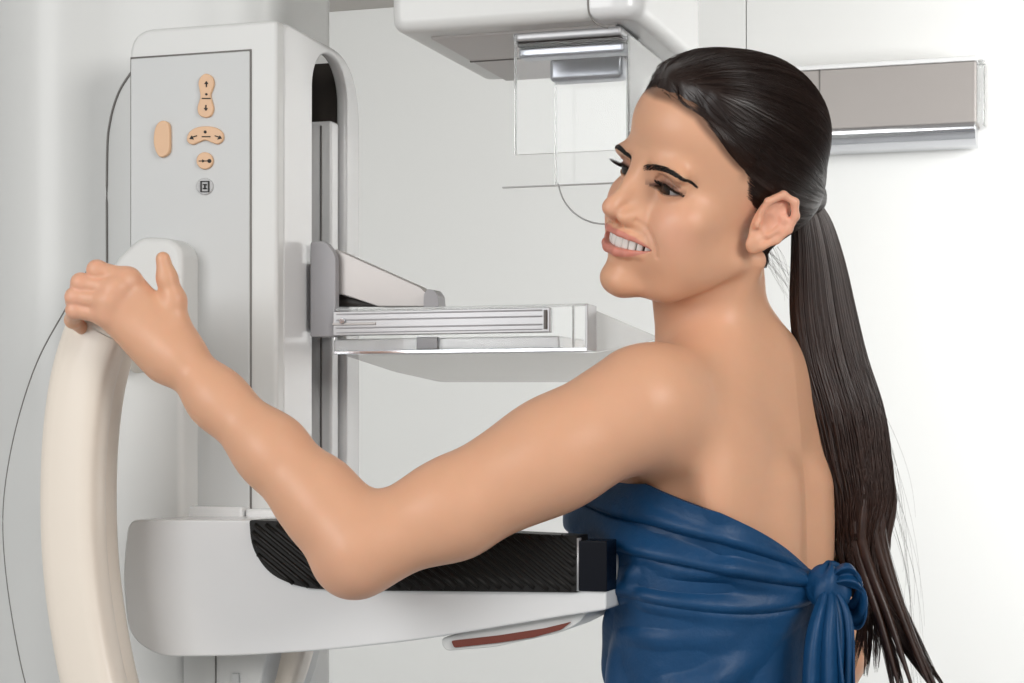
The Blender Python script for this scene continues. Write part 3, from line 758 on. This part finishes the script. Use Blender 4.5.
def body_sdf(p):
    p = p.astype(np.float32)
    head = bounded(p, lambda x: head_sdf(w2h(x)), HC, .16)
    tor = bounded(p, torso_sdf, t2w((0, 0, 1.13)), .42, .05)
    leg = bounded(p, legs_sdf, t2w((0, 0, .43)), .52, .05)
    nk = bounded(p, neck_sdf, (NB+HC)/2, .21, .05)
    arm = bounded(p, arm_sdf, (SH+WR)/2+np.array([0, 0, -.04]), .34, .05)
    ra = bounded(p, rarm_sdf, (SHR+WRR)/2, .33, .05)
    hd = bounded(p, hand_sdf, HANDC, .115, .03)
    rh = bounded(p, rhand_sdf, WRR+np.array([0, 0, -.06]), .13, .03)
    d = smin(tor, leg, .05)
    d = smin(d, arm, .034); d = smin(d, ra, .03)
    d = smin(d, nk, .030)
    d = smin(d, hd, .012); d = smin(d, rh, .012)
    d = smin(d, head, .010)
    return d.astype(np.float32)
import time as _t
_t0 = _t.time()
# the body is cut in two only for speed: fine above the waist, coarser below is the same surface
P, Q = nets(body_sdf, (-.50, 1.45, -.03), (.56, 2.08, 1.75), BODY_H, 4)
print('body', len(P), _t.time()-_t0)
ql = w2h(P[Q].mean(1)); fm = (np.linalg.norm(ql-np.array([.01, .075, -.03]), axis=1) < .085) & (ql[:, 1] > .03)
fm |= np.linalg.norm(ql-np.array([.075, -.012, -.012]), axis=1) < .036
if REFINE: P, Q = refine(body_sdf, P, Q, fm); print('refined', len(P), _t.time()-_t0)
woman = npmesh('person', P, Q, M['skin'])
tag(woman, 'smiling woman with a long dark ponytail in a blue strapless wrap, holding the beige handle', 'person')
# ---- skin colour: complexion, lips, inside of the mouth, painted lid shade, nails
def mixc(c, t, w): return c*(1-w[:, None])+np.array(t, np.float32)*w[:, None]
h = w2h(P.astype(np.float32)); ha_ = h.copy(); ha_[:, 0] = np.abs(ha_[:, 0])
inhead = np.linalg.norm(h, axis=1) < .16
c = np.tile(np.array([.73, .405, .255], np.float32), (len(P), 1))
x = ha_[:, 0]; yv = h[:, 1]; zv = h[:, 2]
def near(pt, r): return np.exp(-(np.linalg.norm(ha_-np.array(pt, np.float32), axis=1)/r)**2)*inhead
c = mixc(c, (.84, .42, .32), .4*near((.043, .068, -.034), .022))
c = mixc(c, (.80, .42, .32), .3*near((0, .108, -.032), .012))
c = mixc(c, (.88, .42, .32), .5*near((.080, -.018, -.004), .030))
c = mixc(c, (.38, .19, .13), .55*near((.031, .080, .0058), .010))  # shade above the eye put into the skin colour

# lips
t_ = np.clip(x/.0357, 0, 1)
upb = mouth_z(x)+.0112-.0102*t_**2.2-(np.exp(-(x/.004)**2)*.0012); lob = mouth_z(x)-.0143+.0138*t_**2.2
lipm = ss(upb-zv, -.0007, .0007)*ss(zv-lob, -.0007, .0007)*(yv > .070)*(x < .0362)*inhead
c = mixc(c, (.60, .225, .175), .92*lipm)
zi = np.abs(zv-mouth_z(x)); hhm = .0053*np.clip(1-(x/.0350)**2, 0, 1)**.8
inm = ((zi < hhm*1.3+.0006) & (yv < mouth_y(x)-.0062) & (yv > .052) & (x < .0352) & inhead).astype(np.float32)
c = mixc(c, (.06, .012, .010), inm)
# lid margins (dark liner) close to the opening
eq = ha_-EYE.astype(np.float32); zce = -.0022+.02*eq[:, 0]-5*eq[:, 0]**2
hhe = .0046*np.clip(1-(eq[:, 0]/.0152)**2, 0, 1)
dm = np.abs(eq[:, 2]-zce)-hhe
lin = np.where(eq[:, 2] > zce, ss(-dm, -.0027, -.0010), ss(-dm, -.0014, -.0003))*(np.abs(eq[:, 0]) < .0160)*(eq[:, 1] > .003)*inhead*(eq[:, 1] < .02)
c = mixc(c, (.025, .012, .010), .92*lin*np.where(eq[:, 2] > zce, 1, .6))
lid_shade = ss(-dm, -.0075, -.001)*(np.abs(eq[:, 0]) < .019)*(eq[:, 2] > zce)*inhead*(eq[:, 1] > .0)*(eq[:, 1] < .02)
c = mixc(c, (.30, .155, .115), .55*lid_shade)  # upper lid darkened, its shade painted into the colour
# knuckles and elbow a little redder
for pts, r in FING:
    for j in (0, 1): c = mixc(c, (.80, .42, .32), .35*np.exp(-(np.linalg.norm(P-pts[j], axis=1)/.012)**2))
c = mixc(c, (.80, .44, .32), .4*np.exp(-(np.linalg.norm(P-(EL+np.array([-.01, 0, -.02])), axis=1)/.035)**2))
hl_ = hairline(h); c = mixc(c, (.10, .05, .032), .80*ss(hl_, -.0045, .0035)*inhead*ss(zv, .012, .032))
me = woman.data; at = me.color_attributes.new('Col', 'FLOAT_COLOR', 'POINT')
if len(me.vertices) == len(P): at.data.foreach_set('color', np.c_[c, np.ones(len(P))].astype(np.float32).ravel())
else: print('VERTEX COUNT CHANGED', len(me.vertices), len(P))
# ---- eyes
def uvsphere(name, c, r, m, parent, n=32, k=20, sc=(1, 1, 1), R=None, cut=None):
    V = []; 
    for i in range(k+1):
        th = math.pi*i/k
        for j in range(n):
            ph = 2*math.pi*j/n; v = np.array([math.sin(th)*math.cos(ph)*sc[0], math.sin(th)*math.sin(ph)*sc[1], math.cos(th)*sc[2]])*r
            if R is not None: v = R@v
            V.append(v+c)
    F = [(i*n+j, (i+1)*n+j, (i+1)*n+(j+1) % n, i*n+(j+1) % n) for i in range(k) for j in range(n)]
    return pymesh(name, V, F, m, parent)
for sx in (1, -1):
    ec = h2w((EYE[0]*sx, EYE[1], EYE[2])).astype(float)
    eo = uvsphere('eye', ec, ER, M['eyewhite'], woman)
    g = HM.astype(float)@np.array([-.04, .95, -.26]); g /= np.linalg.norm(g)   # gaze, down and ahead
    R = np.array(Vector(g).to_track_quat('Z', 'Y').to_matrix())
    V = []; n = 28
    for i, (a, ro) in enumerate(((0, .0004), (12, .0004), (24, .0003), (31, .0002), (34, .0))):
        for j in range(n):
            t = math.radians(a); ph = 2*math.pi*j/n; rr = ER+ro
            V.append(ec+R@(np.array([math.sin(t)*math.cos(ph), math.sin(t)*math.sin(ph), math.cos(t)])*rr))
    F = [(i*n+j, (i+1)*n+j, (i+1)*n+(j+1) % n, i*n+(j+1) % n) for i in range(4) for j in range(n)]
    pymesh('iris', V, F, M['iris'], eo)
# ---- teeth
tp = empty('upper_teeth'); tp.parent = woman
def tooth(x, w, hgt, zc, yo, name='tooth'):
    ang = math.atan2(-42*x, 1); yy = .0944-21*x*x+yo
    s = [(w/2*math.copysign(abs(math.cos(t))**.5, math.cos(t)), hgt/2*math.copysign(abs(math.sin(t))**.45, math.sin(t))) for t in np.linspace(0, 2*math.pi, 20, endpoint=False)]
    V = []; L = [(.0, -.0), (.55, .0012), (.9, .0009), (1., .0), (1., -.004)]
    ca, sa = math.cos(ang), math.sin(ang)
    for r_, dy in L:
        for a, b in s:
            a2, b2 = a*r_, b*r_; dd = dy if r_ else .0013
            V.append(h2w((x+a2*ca-dd*sa, yy+a2*sa+dd*ca, zc+b2)))
    n = 20; F = [(i*n+j, i*n+(j+1) % n, (i+1)*n+(j+1) % n, (i+1)*n+j) for i in range(len(L)-1) for j in range(n)]
    return pymesh(name, V, F, M['teeth'], tp)
xp = 0
for w, hh_ in ((.0084, .0118), (.0066, .0112), (.0066, .0114), (.0056, .0108), (.0056, .0104), (.0056, .0098), (.0056, .0088), (.005, .0080)):
    xc = xp+w/2; xp += w*.90
    for s_ in (1, -1): tooth(xc*s_, w*.97, hh_, mouth_z(xc)-.0006+(.0118-hh_)*.5*.4, 0)
# gum / tongue shade behind
# ---- ear ring of hair, brows and lashes as tapered tubes
def hairs(name, curves, rads, m, parent, ns=3):
    """curves: (N,K,3); rads: (N,K) -> one mesh of thin tapering tubes"""
    C = np.asarray(curves, float); N, K, _ = C.shape
    T = np.gradient(C, axis=1); T /= np.linalg.norm(T, axis=2, keepdims=True)+1e-12
    a = np.cross(T, np.array([.3, .2, .93])); a /= np.linalg.norm(a, axis=2, keepdims=True)+1e-9; b = np.cross(T, a)
    ph = 2*np.pi*np.arange(ns)/ns
    V = C[:, :, None]+(a[:, :, None]*np.cos(ph)[:, None]+b[:, :, None]*np.sin(ph)[:, None])*np.asarray(rads)[:, :, None, None]
    idx = np.arange(N*K*ns).reshape(N, K, ns); nx = np.roll(idx, -1, 2)
    Qd = np.stack([idx[:, :-1], nx[:, :-1], nx[:, 1:], idx[:, 1:]], -1).reshape(-1, 4)
    o = npmesh(name, V.reshape(-1, 3), Qd, m, parent); o['kind'] = 'stuff'; return o
def onto(f, X, lift=0, it=4):
    X = X.astype(np.float32)
    for _ in range(it):
        g = grad(f, X, .0005); d = f(X)-lift; X = X-g*(d/((g*g).sum(1)+1e-6))[:, None]
    return X
hs = lambda q: head_sdf(q.astype(np.float32))
rng = np.random.default_rng(7)
def radial(q, lift):
    u = np.stack([q[:, 0], q[:, 1]-.02, 0*q[:, 0]], 1); u /= np.linalg.norm(u, axis=1, keepdims=True)
    c0 = np.stack([0*q[:, 0], 0*q[:, 0]+.02, q[:, 2]], 1); r_ = np.full(len(q), .12)
    for _ in range(50): r_ = r_-np.clip(hs(c0+u*r_[:, None]), -.01, .02)*.8
    return c0+u*(r_+lift)[:, None]
def ray_y(x, z):
    y = np.full(len(x), .13)
    for _ in range(40): y = y-np.clip(hs(np.stack([x, y, z], 1)), -.01, .02)*.85
    return y
# brow line: taken where the photo's brow meets the face surface, then mirrored to the far side
_bs = np.array([0, .28, .54, .80, 1.]); _bp = np.array([(645, 168), (657, 168.5), (671, 172), (685, 179), (696, 187)], float)
_ro = -HT@HM; _rd = np.stack([(_bp[:, 0]-512)/F_PX, np.ones(5), (HOR-_bp[:, 1])/F_PX], 1); _ro = (np.array([0, 0, ZC])-HT)@HM; _rd /= np.linalg.norm(_rd, axis=1, keepdims=True); _rd = _rd@HM
_tt = np.full(5, 1.50)
for _ in range(90): _tt = _tt+np.clip(hs(_ro+_rd*_tt[:, None]), -.01, .03)*.7
_bq = _ro+_rd*_tt[:, None]; print('brow', _bq.round(4).tolist())
BPX = np.polyfit(_bs, _bq[:, 0], 2); BPZ = np.polyfit(_bs, _bq[:, 2], 2); BPY = np.polyfit(_bs, _bq[:, 1], 2)
for sx in (1, -1):
    # brow: arched band
    n = 460; s = rng.random(n); bx = np.polyval(BPX, s); bz = np.polyval(BPZ, s)
    wd = .0031*(1-.66*s)*(.75+.25*np.minimum(s*6, 1)); v = (rng.random(n)-.5)*2*wd
    root = radial(np.stack([bx, np.polyval(BPY, s), bz+v], 1), 0*s); L = .0060*(1-.35*s)
    ang = np.radians(np.interp(s, [0, .3, .6, .8, 1], [48, 20, 4, -14, -26]))-v*50
    K = 5; Cv = []
    for k in range(K):
        t = k/(K-1); X = root+np.stack([np.cos(ang)*L*t, 0*s, np.sin(ang)*L*t*(1-.4*t)], 1); Cv.append(radial(X, .0003+.0004*t+0*s))
    Cv = np.stack(Cv, 1); Cv[:, :, 0] *= sx
    hairs('eyebrow', h2w(Cv.reshape(-1, 3)).reshape(n, K, 3), np.tile(np.linspace(.00030, .00010, K), (n, 1)), M['lash'], woman)
    # lashes on the upper lid edge
    n = 80; s = np.linspace(-.94, 1.03, n); ex = s*.0145; ez = -.0022+.02*ex-5*ex**2+.0046*np.clip(1-s*s, 0, 1)
    ey = np.sqrt(np.maximum((ER+.0012)**2-ex**2-ez**2, 1e-6))
    root = np.stack([ex+EYE[0], ey+EYE[1], ez+EYE[2]], 1); K = 6; Cv = []
    L = (.0072+.0028*s)*(1+.15*rng.standard_normal(n)); fan = s*.75+.18*rng.standard_normal(n)*.4
    for k in range(K):
        t = k/(K-1); Cv.append(root+np.stack([fan*L*t, L*t*.90, L*(-.45*t+.75*t*t)], 1))
    Cv = np.stack(Cv, 1); Cv[:, :, 0] *= sx
    hairs('eyelashes', h2w(Cv.reshape(-1, 3)).reshape(n, K, 3), np.tile(np.linspace(.00060, .00010, K), (n, 1)), M['lash'], woman)
# ---- hair cap
TIE = np.array([.0, -.108, -.006])       # tie at the back of the head (head space)
def hair_t(q):
    e = hairline(q); w = np.sin(q[:, 0]*400+q[:, 2]*300)*.0008
    e = e+w
    # volume on crown and back
    vol = .0035+.0045*ss(q[:, 2], .066, .090)*ss(q[:, 1], .0, .05)+.0050*ss(q[:, 2], .02, .09)*ss(-q[:, 1], -.08, .0)+.0015*ss(-q[:, 1], .0, .09)*ss(q[:, 2], -.06, .0)
    return -.0030+(vol+.0030)*ss(e, -.006, .034)
def skull(q):
    qa = q.copy(); qa[:, 0] = np.abs(qa[:, 0])
    d = skull0(q)
    d = smin(d, ell(q, (0, -.062, -.002), (.040, .028, .034)), .03)
    nk = cap(h2w(q), h2w((0, -.008, -.030)), NB, .0415, .0425)
    d = smin(d, nk, .03)
    d = smin(d, cap(q, (0, -.085, .0), TIE, .030, .013), .02)
    return d
def hair_sdf(q):
    q = q.astype(np.float32)
    d = skull(q)-hair_t(q)
    d = np.maximum(d, -(q[:, 2]+.068)); return d.astype(np.float32)
Ph, Qh = nets(hair_sdf, (-.10, -.14, -.10), (.10, .12, .14), HAIR_H, 3)
hc = hairline(Ph[Qh].mean(1).astype(np.float32)); Qh = Qh[hc > -.006]
hairo = npmesh('hair', h2w(Ph), Qh, M['hair'], woman)
# combed strands on the cap
def seeds(n):
    idx = rng.integers(0, len(Ph), n*3); X = Ph[idx]; e = hairline(X); X = X[(e > .0)][:n]; return X
ns_ = N_STR; X = seeds(ns_)
# more seeds near the hairline for a feathered edge
e = hairline(Ph); idx = np.where((e > .0) & (e < .010))[0]; X = np.concatenate([X, Ph[rng.choice(idx, ns_//2)]])
ns_ = len(X); K = 26; cur = X.astype(np.float32); path_ = [cur]; lift = rng.random(ns_)*.0016
side = np.sign(cur[:, 0])
for k in range(K-1):
    d = TIE-cur; dist = np.linalg.norm(d, axis=1); g = grad(hair_sdf, cur); g /= np.linalg.norm(g, axis=1, keepdims=True)+1e-6
    d = d+np.array([0, -.03, 0])
    tdir = d-g*(d*g).sum(1, keepdims=True); tdir /= np.linalg.norm(tdir, axis=1, keepdims=True)+1e-6
    step = np.minimum(dist*.5, .0085)[:, None]
    cur = cur+tdir*step+rng.standard_normal(cur.shape)*.00012
    dd = hair_sdf(cur.astype(np.float32))-lift-.0003
    cur = (cur-g*dd[:, None]*(hairline(cur.astype(np.float32)) > .002)[:, None]).astype(np.float32); path_.append(cur)
Cv = np.stack(path_, 1)
rad = np.tile(np.r_[.00008, np.linspace(.00020, .00030, K-1)], (ns_, 1))
hairs('combed_strands', h2w(Cv.reshape(-1, 3)).reshape(ns_, K, 3), rad, M['combed'], woman)
# hair tie
tw = h2w(TIE+np.array([0, -.004, 0])).astype(float)
# ---- ponytail
pc = [(806, 200, 1.762, 12), (812, 222, 1.765, 20), (818, 262, 1.768, 27), (823, 310, 1.770, 33), (832, 360, 1.770, 36), (847, 410, 1.768, 37), (856, 455, 1.766, 34), (863, 500, 1.764, 30), (861, 540, 1.764, 25), (868, 578, 1.762, 22), (879, 622, 1.760, 29), (900, 703, 1.76, 50)]
PC = crom([np.array([*W3(a, b, d), w/F_PX*d]) for a, b, d, w in pc], 5)
nk_ = len(PC)
core = []; nsec = 20; Vc = []
for i in range(nk_-14):
    for j in range(nsec):
        t = 2*math.pi*j/nsec; r = PC[i, 3]*.86*(1+.07*math.sin(3*t+1))*(1-.75*max(0, (i-26)/(nk_-14-26))); Vc.append(PC[i, :3]+np.array([math.cos(t)*r, math.sin(t)*r*.62, 0]))
Fc = [(i*nsec+j, i*nsec+(j+1) % nsec, (i+1)*nsec+(j+1) % nsec, (i+1)*nsec+j) for i in range(nk_-15) for j in range(nsec)]
Fc += [tuple(range(nsec-1, -1, -1)), tuple(range((nk_-15)*nsec, (nk_-14)*nsec))]
pony = pymesh('ponytail', Vc, Fc, M['hair'], woman)
n = N_PONY; nl = 26
lock = rng.integers(0, nl, n); la = rng.random(nl)*2*np.pi; lr = np.sqrt(rng.random(nl))
ang = rng.random(n)*2*np.pi; rr = np.sqrt(rng.random(n))*.35+.66; rr[n//2:] = np.sqrt(rng.random(n-n//2))
bx = np.cos(ang)*rr; by = np.sin(ang)*rr
lx = np.cos(la[lock])*lr[lock]; ly = np.sin(la[lock])*lr[lock]
s = np.linspace(0, 1, nk_)
endk = 1-.11*rng.random(nl)[lock]-.03*rng.random(n)-np.where(rng.random(n) < .12, rng.random(n)*.35, 0)
Cv = np.zeros((n, nk_, 3)); ph = la[lock]*3; fr = 2.2+rng.random(nl)[lock]*1.6
for i in range(nk_):
    # each strand is re-timed so that it ends at its own length
    u = s[i]*endk; fi = u*(nk_-1); i0 = np.minimum(fi.astype(int), nk_-2); ft = (fi-i0)[:, None]
    base = PC[i0]*(1-ft)+PC[i0+1]*ft
    g = ss(u, .62, 1.0)                # locks gather towards the ends
    tip = .18*(1-.8*ss(u/endk, .86, 1.)); wx = bx*(1-g)+(lx*(1+.25*ss(u, .85, 1.))+bx*tip)*g; wy = by*(1-g)+(ly+by*tip)*g
    wob = (.0030+.006*g)*np.sin(fr*u*6.28+ph)
    Cv[:, i] = base[:, :3]+np.stack([wx*base[:, 3]+wob*ss(u, .25, .8), wy*base[:, 3]*.66+wob*.5*ss(u, .25, .8), 0*u], 1)
rad = np.tile(np.r_[np.full(nk_-12, .00042), np.linspace(.00040, .0001, 12)], (n, 1))
hairs('ponytail_strands', Cv, rad, M['strand'], pony)
# thick locks with pointed ends
for k in range(6):
    a0 = rng.random()*6.28; r0 = .62+.3*rng.random(); st = 26+int(rng.integers(0, 8)); pts = []; R_ = []
    for i in range(st, nk_):
        t = (i-st)/(nk_-1-st); w_ = PC[i, 3]*(r0+.25*t); pts.append(PC[i, :3]+np.array([math.cos(a0)*w_+.005*math.sin(t*5+a0*2), math.sin(a0)*w_*.6, 0])); R_.append(.0052*math.sin(math.pi*min(.06+t*.94, .985))**.8+.0003)
    tube('hair_lock', pts, R_, M['strand'], pony, 8)
# flyaway wisps below the nape and at the tips
wis = []
for k in range(26):
    p0 = h2w((-.01+.02*rng.random(), -.075-.01*rng.random(), -.05-.02*rng.random())); d0 = np.array([.015+.02*rng.random(), 0, -.02-.02*rng.random()])
    wis.append([p0+d0*t+np.array([.004*math.sin(3*t+k), 0, -.006*t*t]) for t in np.linspace(0, 1, 10)])
for k in range(30):
    i = int(rng.integers(22, 50)); p0 = PC[i, :3]+np.array([PC[i, 3]*.9, 0, 0]); d0 = np.array([.006+.022*rng.random(), 0, -.10-.06*rng.random()])
    wis.append([p0+d0*t+np.array([.012*math.sin(2.4*t), 0, 0]) for t in np.linspace(0, 1, 10)])
wis = np.array(wis); hairs('loose_strands', wis, np.tile(np.linspace(.00014, .00006, 10), (len(wis), 1)), M['strand'], woman)
tdir = (PC[2, :3]-PC[0, :3]); tdir /= np.linalg.norm(tdir)
R = np.array(Vector(tdir).to_track_quat('Z', 'Y').to_matrix()); V = []
for i in range(28):
    a = 2*math.pi*i/28
    for j in range(8):
        b = 2*math.pi*j/8; r_ = .0165+.0034*math.cos(b)+.0008*math.sin(9*a); V.append(PC[1, :3]*.5+PC[0, :3]*.5+R@np.array([math.cos(a)*r_, math.sin(a)*r_*.8, .0036*math.sin(b)+.001*math.sin(7*a)]))
F = [(i*8+j, i*8+(j+1) % 8, ((i+1) % 28)*8+(j+1) % 8, ((i+1) % 28)*8+j) for i in range(28) for j in range(8)]
tag(pymesh('hair_tie', V, F, M['steel'], pony), 'silvery hair tie')
# ---- gown: strapless wrap laid over the torso
def tors(q):
    w = t2w(q); d = torso_sdf(w); d = smin(d, legs_sdf(w), .05); return d
NTH, NZ = 360, 300
th = np.linspace(0, 2*math.pi, NTH, endpoint=False)   # 0 = her left, 90 = front, 270 = back
deg = np.degrees(th)
# top edge height round the body
ktd = [0, 30, 60, 90, 120, 150, 180, 210, 235, 255, 270, 285, 300, 330, 360]
ktz = [1.308, 1.306, 1.296, 1.290, 1.290, 1.288, 1.28, 1.255, 1.235, 1.226, 1.222, 1.232, 1.250, 1.284, 1.308]
ztop = np.interp(deg, ktd, ktz); zbot = .62
tt = np.linspace(0, 1, NZ)**1.7
Z = ztop[None]*(1-tt[:, None])+zbot*tt[:, None]; TH = np.tile(th, (NZ, 1))
dirs = np.stack([np.cos(TH), np.sin(TH), 0*TH], -1).reshape(-1, 3).astype(np.float32)
r = np.full(NZ*NTH, .30, np.float32); base = np.stack([0*TH, 0*TH, Z], -1).reshape(-1, 3).astype(np.float32)
for _ in range(24): r -= np.clip(tors(base+dirs*r[:, None]), -.02, .05)*.9
r = r.reshape(NZ, NTH); r_skin = r.copy()
# cloth bridges hollows: running max over small window of neighbours, then blur
for _ in range(8): r = np.maximum(r, (np.roll(r, 5, 1)+np.roll(r, -5, 1))/2-.00005)
for _ in range(12): r = (np.roll(r, 2, 1)+np.roll(r, -2, 1)+2*r)/4; r[1:-1] = (r[:-2]+2*r[1:-1]+r[2:])/4
dz = ztop[None]-Z      # distance below the top edge
r = r+.0055+.060*ss(dz, .08, .60)
D_ = deg[None]+0*Z; D_ = np.where(D_ > 310, D_-360, D_)   # her left is 0, back is -90
def ang_d(a, b): return (a-b+180) % 360-180
KN = (272, 1.222)
ad = ang_d(deg[None]+0*Z, KN[0]); hz = Z-KN[1]
# pleats radiating from the knot towards her left side
def ridge(d0, z0, d1, z1, w, amp, asym=.5):
    t = np.clip((D2-d0)/(d1-d0), 0, 1); zc = z0+(z1-z0)*t+.012*np.sin(np.pi*t)*asym; inr = ss((D2-d0)/(d1-d0), -.02, .12)*ss(1.05-(D2-d0)/(d1-d0), 0, .25)
    e = (Z-zc)/w; return amp*inr*(np.exp(-e*e)-.6*np.exp(-((e+1.5)**2)))
D2 = ang_d(deg[None]+0*Z, 270)      # 0 at the back centre, +90 at her left side
fold = 0*Z
for a in ((4, 1.222, 120, 1.268, .012, .007, -1), (4, 1.216, 125, 1.222, .013, .008, -1.5), (5, 1.205, 115, 1.175, .015, .007, -1), (6, 1.195, 90, 1.10, .020, .007, .5), (30, 1.24, 95, 1.285, .007, .004, 0),
          (50, 1.235, 130, 1.245, .007, .004, -1), (100, 1.25, 160, 1.16, .012, .007, 0), (90, 1.235, 150, 1.10, .014, .006, 1), (-5, 1.22, -90, 1.27, .012, .006, 0), (-5, 1.20, -90, 1.18, .014, .007, 0)):
    if a[2] < a[0]:
        D2 = -D2; fold = fold+ridge(-a[0], a[1], -a[2], *a[3:]); D2 = -D2
    else: fold = fold+ridge(*a)
# overlapping layers of the wrap: each line is the lower lip of one layer, from the knot round her left side
D2 = ang_d(deg[None]+0*Z, 270)
for zk, zl, sag, st in ((1.219, 1.280, .006, .0040), (1.214, 1.252, -.002, .0055), (1.206, 1.212, -.010, .0025)):
    tq = np.clip(D2/105, -.5, 1.6); line = zk+(zl-zk)*tq+sag*np.sin(np.pi*np.clip(tq, 0, 1))+.0012*np.sin(tq*7+zk*90)
    fold += st*(ss(Z-line, -.0025, .0025)*np.exp(-np.maximum(Z-line, 0)/.03)-.25)*ss(D2, 2, 14)
    fold -= .0022*np.exp(-((Z-line+.003)/.003)**2)*ss(D2, 2, 14)
# long soft vertical folds lower down
fold += .0045*ss(dz, .06, .25)*(np.sin(TH*7+Z*9+.6)+.6*np.sin(TH*13-Z*14))
fold *= ss(dz, .0, .012)*.85+.15
r = r+fold
r = np.maximum(r, r_skin+.0045)
X = base.reshape(NZ, NTH, 3)+dirs.reshape(NZ, NTH, 3)*r[..., None]
Wd = t2w(X.reshape(-1, 3))
Qg = []; idx = np.arange(NZ*NTH).reshape(NZ, NTH); nx = np.roll(idx, -1, 1)
Qg = np.stack([idx[:-1], idx[1:], nx[1:], nx[:-1]], -1).reshape(-1, 4)
gown = npmesh('gown', Wd, Qg, M['gown'], woman)
so_ = gown.modifiers.new('thick', 'SOLIDIFY'); so_.thickness = .0028; so_.offset = -1
tag(gown, 'blue strapless wrap gown')
def gpt(d, z, off=.0):
    """point on the gown at angle d and height z"""
    i = int(round((d % 360)/360*NTH)) % NTH; j = int(np.clip((ztop[i]-z)/(ztop[i]-zbot), 0, 1)*(NZ-1)); rr = r[j, i]+off
    return t2w(np.array([math.cos(math.radians(d))*rr, math.sin(math.radians(d))*rr, z])[None])[0].astype(float)
# knot, loop and hanging end at the back
def sheet(name, rows, m, parent, thick=.002, sub=2):
    """rows: list of polylines (same count) -> draped strip"""
    R_ = np.array(rows); a, b, _ = R_.shape
    o = pymesh(name, R_.reshape(-1, 3), [(i*b+j, i*b+j+1, (i+1)*b+j+1, (i+1)*b+j) for i in range(a-1) for j in range(b-1)], m, parent)
    s = o.modifiers.new('s', 'SUBSURF'); s.levels = sub; s.render_levels = sub
    t = o.modifiers.new('t', 'SOLIDIFY'); t.thickness = thick; return o
kc = W3(829, 588, 1.672)
uvk = []
for i in range(15):
    t = math.pi*i/14
    for j in range(22):
        p_ = 2*math.pi*j/22; rr = 1+.12*math.sin(4*p_+2*t)+.06*math.sin(7*p_)
        uvk.append(kc+np.array([math.sin(t)*math.cos(p_)*.019*rr, math.sin(t)*math.sin(p_)*.016*rr, math.cos(t)*.021*rr]))
kn_ = pymesh('knot', uvk, [(i*22+j, (i+1)*22+j, (i+1)*22+(j+1) % 22, i*22+(j+1) % 22) for i in range(14) for j in range(22)], M['gown'], gown)
# loop: bulging fold to the right of the knot
def loopstrip(name, ctr, widths, prof, m):
    rows = []
    for k, (c_, w_) in enumerate(zip(ctr, widths)):
        row = []
        for s_ in np.linspace(-1, 1, 9): row.append(W3(c_[0]+s_*w_[0], c_[1]+s_*w_[1], c_[2]+prof(k/(len(ctr)-1), s_)))
        rows.append(row)
    return sheet(name, rows, m, gown)
fp = lambda t, s: .006*math.cos(s*7+t*2)*(.4+t)
loopstrip('bow_loop', [(832, 580, 1.664), (843, 574, 1.655), (856, 576, 1.654), (864, 588, 1.660), (863, 606, 1.672), (855, 618, 1.685), (842, 612, 1.69), (834, 596, 1.685)],
          [(1, 7), (2, 12), (4, 14), (5, 13), (4, 16), (3, 16), (2, 12), (1, 7)], lambda t, s: .005*math.cos(s*6+t*3), M['gown'])
loopstrip('bow_end', [(828, 592, 1.660), (827, 606, 1.650), (824, 626, 1.644), (823, 650, 1.641), (824, 680, 1.640), (825, 720, 1.640), (824, 780, 1.642)],
          [(6, 0), (11, 0), (15, -1), (18, -2), (20, -2), (23, -2), (26, -3)], fp, M['gown'])
loopstrip('bow_end', [(834, 592, 1.664), (842, 606, 1.657), (846, 630, 1.655), (846, 655, 1.654), (845, 690, 1.654), (846, 740, 1.655)],
          [(5, 0), (8, 0), (9, 0), (9, 0), (10, 0), (12, 0)], fp, M['gown'])
# knee-length dark trousers are not in view; the gown hem falls below the hips
print('person done', _t.time()-_t0)
